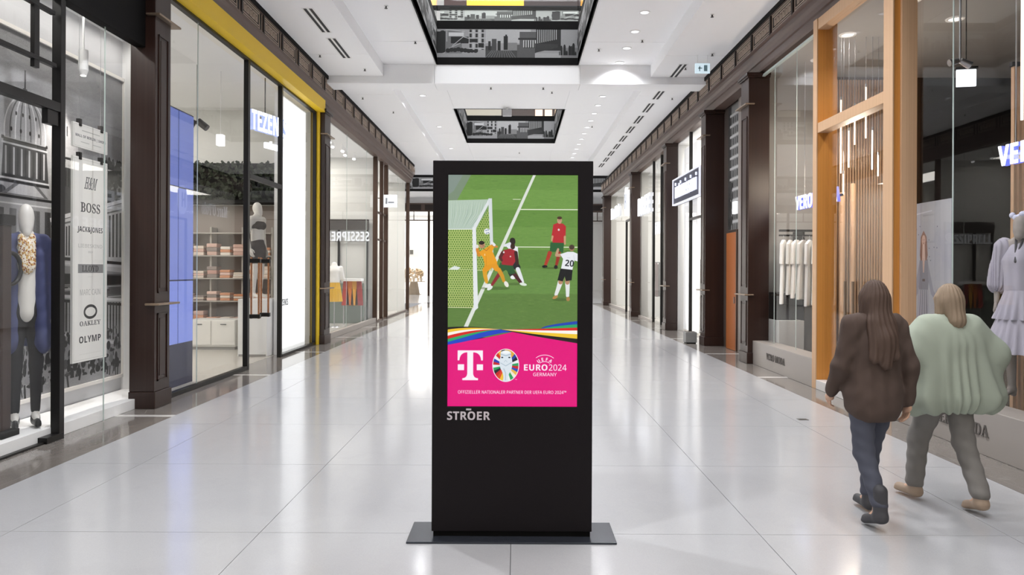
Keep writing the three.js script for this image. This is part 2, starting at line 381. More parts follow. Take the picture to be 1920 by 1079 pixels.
// ---------------------------------------------------------------- shop rooms: walls, floors and ceilings with thickness
function room(s, d0, d1, depth, ceilY, m, xin = 4.62, fl = MAT.shopFloor) {
  const X = xin + depth;
  struct('floor', box(s * 4.7, s * X, -0.006, 0.0, d0, d1), fl);
  struct('ceiling', box(s * 4.56, s * (X + 0.1), ceilY, ceilY + 0.12, d0, d1), m.ceil ?? MAT.white);
  struct(s < 0 ? 'wall_left' : 'wall_right', box(s * X, s * (X + 0.1), 0, ceilY, d0, d1), m.back ?? MAT.shopWall);
  struct('wall_front', box(s * 4.58, s * X, 0, ceilY, d1 - 0.08, d1), m.far ?? MAT.shopWall);
  struct('wall_back', box(s * 4.58, s * X, 0, ceilY, d0, d0 + 0.08), m.near ?? MAT.shopWall);
}
function addedShopLight(s, d0, d1, y, k, w = 1.1, x = 6.2, label) {  // ceiling panels added so the shops spill light into the corridor
  const t = thing('added_panel_light', label, 'ceiling light', [s * x, y, (d0 + d1) / 2]);
  obj('light_diffuser', box(-w / 2, w / 2, -0.03, -0.018, -(d1 - d0) / 2, (d1 - d0) / 2), glow(0xfffbf4, 1.2), t);
  for (const x of [-w / 2 - 0.03, w / 2]) obj('frame_bar', box(x, x + 0.03, -0.036, 0, -(d1 - d0) / 2, (d1 - d0) / 2), MAT.white, t);
  areaLight(s * x, y - 0.045, (d0 + d1) / 2, w, d1 - d0, -Math.PI / 2, 0, 0xfffaf2, k);
}
const K = LIGHT.shop;
// left side
room(-1, -10, 2.9, 4, 5.27, {}); addedShopLight(-1, -9, 2.4, 5.27, K, 1.1, 6, 'unseen long ceiling light added to the left shop behind the camera');  // unseen light behind the camera, added to brighten the corridor
room(-1, 2.9, 9.36, 0.55, 5.27, { far: MAT.white, back: MAT.white });
room(-1, 9.4, 16.3, 5, 5.25, {}); addedShopLight(-1, 9.8, 14.6, 5.25, K, 1.4, 8.3, 'long white ceiling light added out of view in the shop with yellow frame');  // panel added for its light, set deep in the room out of view
room(-1, 16.3, 23.1, 5, 5.25, {}); addedShopLight(-1, 17.2, 22.4, 5.25, K, 1.2, 6.4, 'long white ceiling light added in the left shop past the yellow frame');
room(-1, 23.1, 29.6, 6, 5.25, {}); addedShopLight(-1, 23.8, 29, 5.25, K, 1.4, 6.4, 'long white ceiling light added in the last shop on the left');
// right side
room(1, -10, 2.7, 4, 5.27, {}); addedShopLight(1, -9, 2.2, 5.27, K, 1.1, 6, 'unseen long ceiling light added to the right shop behind the camera');  // added light of an unseen shop, lifts the corridor from behind
MAT.nearBlack = std(0x0e0d0e, 0.55);
struct('floor', box(4.4, 10.2, 0, 0.12, 3.0, 13.3), phys(0x5c5650, 0.2));
struct('ceiling', box(4.56, 10.2, 5.27, 5.4, 8.3, 13.4), MAT.shopGrey);
struct('ceiling', box(4.56, 10.2, 5.27, 5.4, 2.8, 8.3), MAT.nearBlack);
struct('wall_right', box(10.1, 10.2, 0, 5.27, 2.8, 13.4), MAT.nearBlack);
struct('wall_front', box(4.58, 5.75, 0, 5.27, 13.3, 13.4), MAT.shopGrey);
struct('wall_front', box(5.75, 7.05, 0, 5.27, 13.3, 13.4), std(0x6d5646, 0.6));
struct('wall_front', box(7.05, 10.1, 0, 5.27, 13.3, 13.4), MAT.nearBlack);
struct('wall_back', box(4.58, 10.1, 0, 5.27, 2.8, 2.9), MAT.nearBlack);

room(1, 16.5, 20.5, 4, 5.25, { back: MAT.white, far: MAT.white }, 4.68); addedShopLight(1, 16.9, 20.1, 5.25, K * 1.6, 1.4, 6, 'ceiling light added to the lingerie shop under the box sign');
room(1, 20.5, 26.5, 5, 5.25, {}); addedShopLight(1, 21, 26, 5.25, K, 1.2, 6.2, 'ceiling light added to the third shop on the right');
room(1, 26.5, 35, 5, 5.25, {}); addedShopLight(1, 27, 34.4, 5.25, K, 1.2, 6.2, 'ceiling light added to the last shop on the right');
// walls behind the rooms and round the corridor
struct('wall_left', box(-11.3, -11.2, 0, 6.4, D0, 29.6), MAT.shopWall);
struct('wall_right', box(11.2, 11.3, 0, 6.4, D0, 35), MAT.shopWall);
struct('wall_back', box(-11.3, 11.3, 0, 6.6, D0 - 0.3, D0), MAT.shopWall);
struct('wall_front', box(-18, -11.2, 0, 17.3, 29.5, 29.6), MAT.shopWall);
struct('wall_front', box(11.2, 18, 0, 17.3, 34.9, 35), MAT.shopWall);
struct('wall_left', box(-18.2, -18, 0, 17.3, 29.6, 62), MAT.shopWall);
struct('wall_right', box(18, 18.2, 0, 17.3, 35, 62), MAT.shopWall);
struct('wall_front', box(-18, 18, 0, 6.4, 61.8, 62), MAT.white);
struct('wall_left', [box(-18, -11, 7.2, 7.3, 29.6, 62)], MAT.white);

// ---------------------------------------------------------------- shop windows
const GT = 0.012; // glass thickness
// clear panes are single sheets: their material is that of a pane without inner thickness
const sheet = (x, y0, y1, d0, d1) => muv(new THREE.PlaneGeometry(d1 - d0, y1 - y0).rotateY(x < 0 ? Math.PI / 2 : -Math.PI / 2).translate(x, (y0 + y1) / 2, -(d0 + d1) / 2));
function win(s, x, y0, y1, cutsD, opts = {}) {
  const t = frameOf('window');
  for (let i = 0; i < cutsD.length - 1; i++) {
    obj('pane', sheet(s * x, y0, y1, cutsD[i] + 0.006, cutsD[i + 1] - 0.006), MAT.glass, t);
    if (i && !(opts.noEdge ?? []).includes(i)) obj('glass_edge', box(s * (x + 0.001), s * (x + GT - 0.001), y0, y1, cutsD[i] - 0.005, cutsD[i] + 0.005), opts.edge ?? MAT.edge, t);
  }
  for (const [d, w, dep = 0.08, m = MAT.blackMetal, a = 0, b = y1] of opts.posts ?? []) obj('post', rbox(s * (x - dep / 2), s * (x + dep / 2), a, b, d - w / 2, d + w / 2, 0.004), m, t);
  for (const [ya, yb, da, db, dep = 0.08, m = MAT.blackMetal] of opts.rails ?? []) obj('rail', rbox(s * (x - dep / 2), s * (x + dep / 2), ya, yb, da, db, 0.004), m, t);
  return t;
}
MAT.edge = std(0xbcc9c4, 0.3);
win(-1, 4.5, 0.02, 5.27, [-6.4, -2.6, 1.2], { rails: [[0, 0.05, -6.4, 1.2]] });
const win1 = win(-1, 4.5, 0.01, 4.32, [1.6, 3.6, 7.04, 7.87, 8.6], {
  noEdge: [2], posts: [[7.07, 0.075, 0.09]],
  rails: [[3.2, 3.29, 3.6, 7.03, 0.09], [3.625, 3.665, 3.6, 7.0, 0.05], [4.13, 4.17, 3.6, 6.98, 0.05], [0, 0.02, 1.6, 7.05, 0.05], [4.32, 5.3, 1.6, 8.6, 0.12, MAT.black]],
});
obj('bracket', rbox(-4.53, -4.47, 3.06, 3.2, 6.86, 7.03, 0.004), MAT.blackMetal, win1);
obj('bracket', rbox(-4.55, -4.45, 0, 0.06, 6.84, 7.1, 0.004), MAT.blackMetal, win1);
obj('post', rbox(-4.52, -4.48, 3.55, 4.32, 6.68, 6.755, 0.004), MAT.blackMetal, win1);
win(-1, 4.5, 0.06, 5.17, [8.98, 10.16, 11.95, 12.05, 13.66, 13.74, 16.05], { noEdge: [2, 3, 4, 5], posts: [[12.0, 0.09], [13.7, 0.07], [16.02, 0.07]], rails: [[0, 0.06, 8.98, 11.95], [0, 0.05, 13.74, 16.05], [3.2, 3.28, 12.05, 13.68], [5.15, 5.2, 8.98, 16.05]] });
struct('trim', [box(-4.29, -4.56, 5.19, 5.46, 8.98, 16.12)], MAT.yellow);
struct('trim', [box(-4.4, -4.56, 0, 5.47, 16.04, 16.16)], MAT.yellow);
win(-1, 4.5, 0.14, 5.27, [16.62, 19.1, 21.6, 22.9], { rails: [[0, 0.14, 16.62, 22.9, 0.1, MAT.plinth]], posts: [[16.68, 0.06]] });
win(-1, 4.5, 0.05, 5.27, [24.85, 27.3, 29.75], { posts: [[22.95, 0.1, 0.14, MAT.bronze, 0, 5.27], [29.8, 0.1, 0.14, MAT.bronze, 0, 5.27], [24.0, 0.09, 0.12, MAT.bronze, 0, 5.27], [24.82, 0.1, 0.14, MAT.bronze, 0, 5.27]], rails: [[0, 0.05, 23.15, 29.55, 0.1, MAT.bronze], [2.62, 2.68, 23.15, 24.8, 0.06, MAT.bronze], [3.5, 3.56, 23.15, 24.8, 0.06, MAT.bronze]] });
win(1, 4.5, 0.02, 5.27, [-6.4, -2.4, 2.6], { rails: [[0, 0.05, -6.4, 2.6]] });
win(1, 4.46, 0.42, 5.22, [10.42, 11.49, 12.46, 13.05], { rails: [[5.2, 5.24, 10.42, 13.05, 0.05, MAT.edge]] });
win(1, 4.46, 0.42, 5.22, [3.1, 5.3, 7.37, 8.22], { rails: [[5.2, 5.24, 3.1, 8.22, 0.05, MAT.edge]] });
win(1, 4.5, 0.02, 5.27, [16.5, 17.1, 18.6, 20.3], { noEdge: [1, 2], posts: [[17.1, 0.06], [18.6, 0.06], [16.55, 0.06, 0.08, MAT.bronze]], rails: [[2.98, 3.04, 17.1, 18.6]] });
win(1, 4.5, 0.02, 5.27, [20.7, 21.05, 22.3, 23.6, 26.25], { noEdge: [1, 2, 3], posts: [[21.05, 0.07], [22.3, 0.07], [23.6, 0.07]], rails: [[0, 0.06, 23.6, 26.25, 0.1, MAT.plinth]] });
win(1, 4.5, 0.02, 5.27, [26.7, 27.2, 29.4, 34.6], { noEdge: [1, 2], posts: [[27.2, 0.07, 0.08, MAT.blackMetal, 0, 3.7], [29.4, 0.08, 0.08, MAT.blackMetal, 0, 3.7]], rails: [[3.66, 3.74, 27.2, 29.4], [0, 0.1, 29.4, 34.6, 0.1, MAT.plinth]] });

// ---------------------------------------------------------------- advertising display
const font = await new FontLoader().loadAsync('fonts/droid/droid_sans_bold.typeface.json');
const fontThin = await new FontLoader().loadAsync('fonts/droid/droid_sans_regular.typeface.json');
const fontSerif = await new FontLoader().loadAsync('fonts/droid/droid_serif_bold.typeface.json');
function letters(text, size, depth, f = font, width) { // centred on x, base at y 0, facing +z
  const g = new TextGeometry(text, { font: f, size, depth, curveSegments: 5, bevelEnabled: false });
  g.computeBoundingBox();
  const b = g.boundingBox, k = width ? width / (b.max.x - b.min.x) : 1;
  return flat(g.translate(-(b.min.x + b.max.x) / 2, 0, 0).scale(k, 1, 1));
}
const screenTex = canvas(972, 1736, (g, W, Hh) => {
  const poly = (pts, fill) => { g.fillStyle = fill; g.beginPath(); pts.forEach(([x, y], i) => i ? g.lineTo(x, y) : g.moveTo(x, y)); g.closePath(); g.fill(); };
  const line = (pts, col, w) => { g.strokeStyle = col; g.lineWidth = w; g.lineCap = 'round'; g.lineJoin = 'round'; g.beginPath(); pts.forEach(([x, y], i) => i ? g.lineTo(x, y) : g.moveTo(x, y)); g.stroke(); };
  const ell = (x, y, a, b, col, r = 0) => { g.fillStyle = col; g.beginPath(); g.ellipse(x, y, a, b, r, 0, 7); g.fill(); };
  // pitch, mown in broad bands
  g.fillStyle = '#6c9144'; g.fillRect(0, 0, W, 1200);
  for (const [y, h, c] of [[0, 110, '#6a9245'], [110, 150, '#719a4a'], [260, 130, '#668f41'], [390, 170, '#6e9648'], [560, 140, '#61873e'], [700, 190, '#688e47'], [890, 330, '#5f803f']]) { g.fillStyle = c; g.fillRect(0, y, W, h); }
  for (let i = 0; i < 5200; i++) { const y = rnd() * 1180, x = rnd() * W; g.fillStyle = rnd() < 0.5 ? `rgba(40,70,20,${rr(0.04, 0.16)})` : `rgba(190,215,120,${rr(0.03, 0.13)})`; g.fillRect(x, y, rr(6, 46), rr(1, 3.4)); }
  poly([[0, 0], [170, 0], [66, 190], [0, 190]], '#7c8f78'); poly([[0, 0], [110, 0], [40, 120], [0, 150]], '#84938a');
  g.fillStyle = '#e4ead2'; g.fillRect(528, 254, 450, 7); g.fillRect(440, 536, 540, 6); g.fillRect(484, 180, 60, 4);
  poly([[635, 0], [656, 0], [152, 1140], [120, 1140]], '#dde2da');
  // measured on an enlargement: x' = 0.927 x - 36, y' = 0.927 y + 164
  g.save(); g.setTransform(0.927, 0, 0, 0.927, -36, 164);
  poly([[38, 30], [375, 20], [236, 262], [38, 262]], 'rgba(196,210,205,0.82)');
  for (let i = 0; i < 60; i++) { const x = 40 + i * 5.6; line([[x, 32], [x + rr(-10, 10) - i * 0.4, 140], [38 + i * 3.3, 262]], i % 2 ? 'rgba(120,150,140,0.45)' : 'rgba(235,240,240,0.5)', 2); }
  const hexNet = (pts, a) => {
    g.save(); g.beginPath(); pts.forEach(([x, y], i) => i ? g.lineTo(x, y) : g.moveTo(x, y)); g.clip();
    g.fillStyle = 'rgba(110,140,60,0.5)'; g.fillRect(0, 0, 460, 930);
    g.strokeStyle = `rgba(214,224,140,${a})`; g.lineWidth = 3.2;
    for (let r = 0; r < 48; r++) for (let c = 0; c < 22; c++) { const x = 24 + c * 19 + (r % 2) * 9.5, y = 60 + r * 18; g.beginPath(); for (let k = 0; k < 7; k++) { const t = k * Math.PI / 3 + Math.PI / 6; g.lineTo(x + 10.6 * Math.cos(t), y + 11.6 * Math.sin(t)); } g.stroke(); }
    g.restore();
  };
  hexNet([[38, 264], [238, 264], [246, 898], [38, 898]], 0.85);
  hexNet([[268, 255], [374, 80], [398, 600], [276, 600]], 0.6);
  line([[40, 896], [240, 898]], '#d9dcae', 5); line([[40, 580], [240, 592]], 'rgba(220,230,200,0.6)', 3); line([[280, 596], [400, 594]], 'rgba(220,230,200,0.7)', 4);
  poly([[40, 590], [90, 560], [140, 572], [120, 592]], '#dfe7e2');
  poly([[236, 250], [368, 12], [390, 14], [264, 258]], '#dfe4e6'); poly([[362, 14], [392, 12], [406, 470], [382, 470]], '#d7dde0');
  poly([[234, 250], [264, 250], [284, 900], [248, 930]], '#e6eaec'); line([[40, 264], [236, 262]], '#dfe6e4', 6);
  // ball
  ell(353, 280, 24, 24, '#eef0f2'); for (const [x, y] of [[346, 272], [364, 290], [350, 294], [362, 268]]) ell(x, y, 6, 5, '#7d8ea6');
  const limb = (pts, col, w0, w1) => { for (let i = 0; i < pts.length - 1; i++) { const [x0, y0] = pts[i], [x1, y1] = pts[i + 1]; for (let t = 0; t <= 1; t += 0.04) { const u = (i + t) / (pts.length - 1); ell(x0 + (x1 - x0) * t, y0 + (y1 - y0) * t, w0 + (w1 - w0) * u, w0 + (w1 - w0) * u, col); } } };
  // soft ground shades under the players belong to the broadcast picture
  for (const [x, y, a, b] of [[420, 740, 120, 14], [590, 705, 90, 10], [955, 830, 70, 12], [868, 575, 70, 8]]) ell(x, y, a, b, 'rgba(50,70,30,0.35)');
  // white player behind
  limb([[560, 352], [562, 366]], '#2a2320', 22, 22); poly([[500, 392], [560, 380], [604, 410], [612, 560], [560, 560], [530, 420]], '#e8eaf0'); limb([[575, 545], [600, 570]], '#23242a', 30, 26); limb([[604, 585], [626, 640], [644, 690]], '#e3e5ea', 17, 12); limb([[540, 610], [560, 650]], '#2c2a2c', 16, 14); ell(566, 650, 22, 16, '#eceff0'); limb([[500, 394], [540, 376]], '#dfe3ea', 10, 10);
  // red player in front
  limb([[470, 600], [430, 660], [396, 712]], '#8c2a2e', 16, 11); ell(378, 738, 26, 14, '#e6ece6', -0.6);
  limb([[560, 600], [596, 650], [628, 692]], '#4a2328', 17, 12); ell(648, 706, 30, 12, '#dfeadd', 0.2);
  poly([[462, 530], [566, 560], [584, 620], [540, 626], [508, 590], [470, 612], [450, 570]], '#2c5a33');
  poly([[488, 432], [540, 418], [588, 436], [598, 500], [562, 556], [474, 548], [470, 470]], '#a32630'); limb([[482, 450], [460, 490], [474, 514]], '#5a2a2a', 14, 10); limb([[588, 450], [596, 510], [600, 540]], '#3a2020', 14, 12); ell(562, 400, 19, 25, '#3b2620'); ell(490, 448, 7, 8, '#e9dfe0'); ell(544, 482, 6, 6, '#e0d6cc');
  // keeper in orange
  limb([[400, 395], [436, 404]], '#c8893e', 13, 8); limb([[392, 368], [414, 390]], '#e8e8ea', 9, 11);
  limb([[290, 470], [276, 430], [274, 396]], '#d58a2c', 15, 9); ell(274, 402, 12, 15, '#e4e0d8');
  limb([[336, 590], [340, 640], [352, 690]], '#dba22c', 19, 13); ell(362, 720, 28, 14, '#e9eaea', -0.4); limb([[450, 590], [478, 640], [492, 682]], '#cf962a', 18, 12); ell(512, 706, 16, 26, '#e9e6dc', -0.5);
  poly([[336, 548], [430, 530], [466, 600], [424, 602], [396, 572], [352, 610], [318, 606]], '#e39a20');
  poly([[286, 448], [330, 424], [384, 388], [412, 408], [398, 440], [440, 536], [338, 556], [322, 492]], '#e9a023'); line([[330, 424], [350, 436], [372, 410]], '#b06a1c', 5); line([[350, 560], [346, 480]], '#c9861c', 4); line([[336, 462], [336, 474]], '#fff2d0', 4);
  ell(314, 390, 23, 28, '#b98868'); ell(310, 372, 23, 16, '#241c18'); ell(322, 396, 4, 3, '#4a2c22');
  // red player standing off
  limb([[862, 452], [846, 500], [828, 548]], '#b03a2c', 17, 11); limb([[936, 440], [928, 500], [916, 550]], '#9a3428', 16, 11); ell(822, 562, 22, 11, '#1d1d1d'); ell(912, 566, 15, 16, '#1d1d1d');
  poly([[868, 366], [978, 368], [970, 452], [922, 430], [900, 444], [862, 438]], '#2c5f35');
  poly([[890, 222], [926, 208], [968, 214], [992, 236], [990, 318], [974, 318], [976, 370], [884, 368], [886, 314], [876, 316]], '#b92b33'); limb([[884, 318], [878, 352]], '#c89a78', 8, 6); limb([[984, 320], [984, 380]], '#c89a78', 8, 7); ell(940, 188, 19, 28, '#c39a7c'); ell(940, 168, 20, 12, '#4b3426'); ell(934, 264, 8, 9, '#eadada'); ell(934, 188, 2.6, 2, '#3a2a22'); ell(948, 188, 2.6, 2, '#3a2a22');
  // number 20 from behind
  limb([[948, 690], [932, 740], [914, 790]], '#e4e6e6', 20, 13); limb([[1006, 690], [1008, 740], [1008, 800]], '#e4e6e6', 19, 13); ell(908, 810, 24, 12, '#b3894e', -0.5); ell(1012, 824, 15, 18, '#a8814a');
  limb([[956, 660], [950, 690]], '#b58a6a', 20, 17); limb([[1006, 660], [1006, 692]], '#b58a6a', 20, 17);
  poly([[950, 576], [1048, 582], [1040, 672], [994, 680], [984, 640], [968, 682], [926, 672]], '#16171a');
  limb([[944, 470], [916, 470], [930, 420]], '#c19a7c', 13, 9);
  poly([[946, 462], [1006, 442], [1052, 442], [1090, 458], [1090, 520], [1062, 512], [1046, 588], [954, 578], [970, 500]], '#e9ebf1'); line([[1062, 512], [1056, 470]], '#c9ccd6', 3);
  ell(1040, 412, 21, 25, '#a47e62'); ell(1040, 404, 22, 20, '#4a3a30');
  g.fillStyle = '#20242c'; g.font = 'bold 72px sans-serif'; g.textAlign = 'center'; g.save(); g.translate(1020, 560); g.rotate(0.1); g.scale(0.95, 1); g.fillText('20', 0, 0); g.restore(); g.font = '16px sans-serif'; g.fillText('······', 1016, 496);
  g.restore();
  // lower part, measured on an enlargement: x' = 0.741 x - 76, y' = 0.741 y + 1084
  g.save(); g.setTransform(0.741, 0, 0, 0.741, -76, 1084);
  g.fillStyle = '#e5007b'; g.beginPath(); g.moveTo(100, 250); g.quadraticCurveTo(500, 190, 760, 125); g.quadraticCurveTo(1000, 175, 1416, 236); g.lineTo(1416, 900); g.lineTo(100, 900); g.closePath(); g.fill();
  const band = (col, a, b) => { g.fillStyle = col; g.beginPath(); g.moveTo(100, a[0]); g.bezierCurveTo(300, a[1], 460, a[2], 640, 100); g.lineTo(760, 124); g.bezierCurveTo(560, b[2], 380, b[1], 100, b[0]); g.closePath(); g.fill(); };
  band('#1a1614', [80, 66, 80], [110, 80, 92]); band('#f0c430', [104, 74, 84], [140, 96, 100]); band('#fbf4ea', [136, 92, 92], [172, 116, 104]); band('#d8231c', [168, 112, 98], [204, 150, 112]); band('#2aa566', [200, 146, 106], [240, 190, 124]); band('#1f46c4', [230, 178, 116], [258, 214, 138]);
  const right = (col, a, b, x0 = 640) => { g.fillStyle = col; g.beginPath(); g.moveTo(x0, 100); g.quadraticCurveTo(1000, (100 + a) / 2 + 8, 1418, a); g.lineTo(1418, b); g.quadraticCurveTo(1000, (100 + b) / 2 + 4, x0, 103); g.closePath(); g.fill(); };
  right('#1f46b4', 12, 48, 1060); right('#2aa566', 44, 82, 1100); right('#d8231c', 78, 112); right('#fbf6ee', 108, 150); right('#f2c832', 146, 196); right('#1a1614', 192, 238);
  // big T with two squares
  g.fillStyle = '#fdf3fa'; g.fillRect(206, 455, 64, 60); g.fillRect(398, 455, 64, 60);
  g.beginPath(); g.moveTo(204, 314); g.lineTo(460, 314); g.lineTo(460, 416); g.lineTo(442, 416); g.quadraticCurveTo(436, 336, 362, 334); g.lineTo(362, 540); g.quadraticCurveTo(362, 594, 412, 596); g.lineTo(412, 616); g.lineTo(252, 616); g.lineTo(252, 596); g.quadraticCurveTo(302, 594, 302, 540); g.lineTo(302, 334); g.quadraticCurveTo(228, 336, 222, 416); g.lineTo(204, 416); g.closePath(); g.fill();
  // round emblem: coloured sectors round a cup
  ell(692, 464, 136, 168, '#f3eef2'); g.save(); g.beginPath(); g.ellipse(692, 464, 128, 160, 0, 0, 7); g.clip();
  const fl = ['#f0b52e', '#e2a93a', '#2b3fa0', '#20202c', '#eef0f2', '#2aa060', '#c8252c', '#2b4bb8', '#eab94c', '#efe9d8', '#2aa05c', '#eef0f2', '#d7dbe4', '#efc23c', '#e04a20', '#c82028', '#20242c', '#2a9a58', '#eef2f0', '#c8242c', '#2b40b0', '#eef0f4', '#d02c24', '#f0b43a', '#20242c', '#caa24c'];
  fl.forEach((c, i) => { const a = -1.4 + i * 2 * Math.PI / fl.length; g.fillStyle = c; g.beginPath(); g.moveTo(692, 464); g.arc(692, 464, 240, a, a + 2 * Math.PI / fl.length + 0.01); g.fill(); }); g.restore();
  g.fillStyle = '#dce6ee'; g.beginPath(); g.moveTo(640, 330); g.quadraticCurveTo(690, 296, 744, 330); g.lineTo(746, 372); g.quadraticCurveTo(772, 440, 744, 520); g.quadraticCurveTo(700, 580, 722, 626); g.lineTo(660, 626); g.quadraticCurveTo(684, 570, 640, 500); g.quadraticCurveTo(616, 430, 640, 372); g.closePath(); g.fill();
  line([[640, 352], [692, 366], [744, 352]], '#a5b7c6', 8); line([[640, 440], [692, 470], [748, 436]], '#aebfcc', 7); line([[676, 430], [690, 412], [706, 430]], '#b5c4d0', 5); line([[672, 500], [690, 540], [690, 610]], '#bccad6', 12); ell(656, 384, 11, 7, '#27303a'); ell(728, 384, 11, 7, '#27303a'); ell(694, 330, 38, 16, '#f4f8fa');
  // words
  g.fillStyle = '#fdeef7'; g.textAlign = 'left'; g.textBaseline = 'alphabetic';
  const fit = (t, x, y, w, f) => { g.font = f; const k = w / g.measureText(t).width; g.save(); g.translate(x, y); g.scale(k, 1); g.fillText(t, 0, 0); g.restore(); };
  fit('EURO', 868, 516, 252, 'bold 86px sans-serif'); fit('2024', 1124, 516, 186, '86px sans-serif'); fit('GERMANY', 966, 572, 242, '50px sans-serif');
  fit('OFFIZIELLER NATIONALER PARTNER DER UEFA EURO 2024™', 206, 752, 1104, '44px sans-serif'); fit('™', 786, 616, 22, '18px sans-serif');
  for (const [ch, a] of [['U', -0.62], ['E', -0.22], ['F', 0.2], ['A', 0.6]]) { g.save(); g.translate(1086, 506); g.rotate(a); g.font = 'bold 46px sans-serif'; g.textAlign = 'center'; g.fillText(ch, 0, -90); g.restore(); }
  g.strokeStyle = '#fdeef7'; g.lineWidth = 6; g.beginPath(); g.arc(1086, 506, 148, -2.2, -0.92); g.stroke(); g.beginPath(); g.arc(1086, 506, 82, -2.2, -0.92); g.stroke();
  g.restore();
});
screenTex.wrapS = screenTex.wrapT = THREE.ClampToEdgeWrapping;
const KX = -0.022;
{
  const t = thing('advertising_display', 'tall black free-standing advertising display with a football picture and magenta strip', 'display', [KX, 0, 4.49]);
  const body = phys(0x120d10, 0.55, { specularIntensity: 0.4 });
  // cabinet: a frame round the recessed screen and a plain lower front
  obj('cabinet', [rbox(-0.5, -0.405, 0.045, 2.36, 0, 0.17), rbox(0.405, 0.5, 0.045, 2.36, 0, 0.17), rbox(-0.41, 0.41, 2.272, 2.36, 0, 0.17), rbox(-0.41, 0.41, 0.045, 0.824, 0, 0.17), rbox(-0.41, 0.41, 0.82, 2.28, 0.03, 0.17)], body, t);
  obj('plinth', box(-0.49, 0.49, 0.012, 0.045, 0.012, 0.16), MAT.black, t);
  obj('base_plate', rbox(-0.645, 0.645, 0, 0.012, -0.09, 0.265, 0.003), std(0x3a3d45, 0.22, { metalness: 0.4 }), t);
  const sg = new THREE.PlaneGeometry(0.81, 1.448).translate(0, 0, 0.0031), slab = new THREE.BoxGeometry(0.81, 1.448, 0.006);
  const scr = obj('screen', slab, MAT.black, t); scr.position.set(0, 1.548, -0.016);
  obj('picture', sg, new THREE.MeshStandardMaterial({ color: 0x050505, roughness: 0.35, emissive: 0xffffff, emissiveMap: screenTex, emissiveIntensity: 0.5 }), scr);
  const logo = obj('lettering', letters('STROER', 0.052, 0.005, font, 0.268), std(0xcbc2c8, 0.4), t); logo.position.set(-0.271, 0.742, 0);
  const bar = obj('lettering_accent', rbox(-0.15, -0.118, 0.802, 0.812, -0.005, 0.001, 0.001), std(0xcbc2c8, 0.4), t); bar.position.x = -0.147;
  bar.position.x = -0.137;
  areaLight(KX, 1.548, 4.5, 0.79, 1.43, 0, Math.PI, 0xdca0a8, 0.0001);
  const l = scene.children.at(-1); l.position.z = -4.487; l.intensity = 0.25; l.rotation.set(0, Math.PI, 0);
}

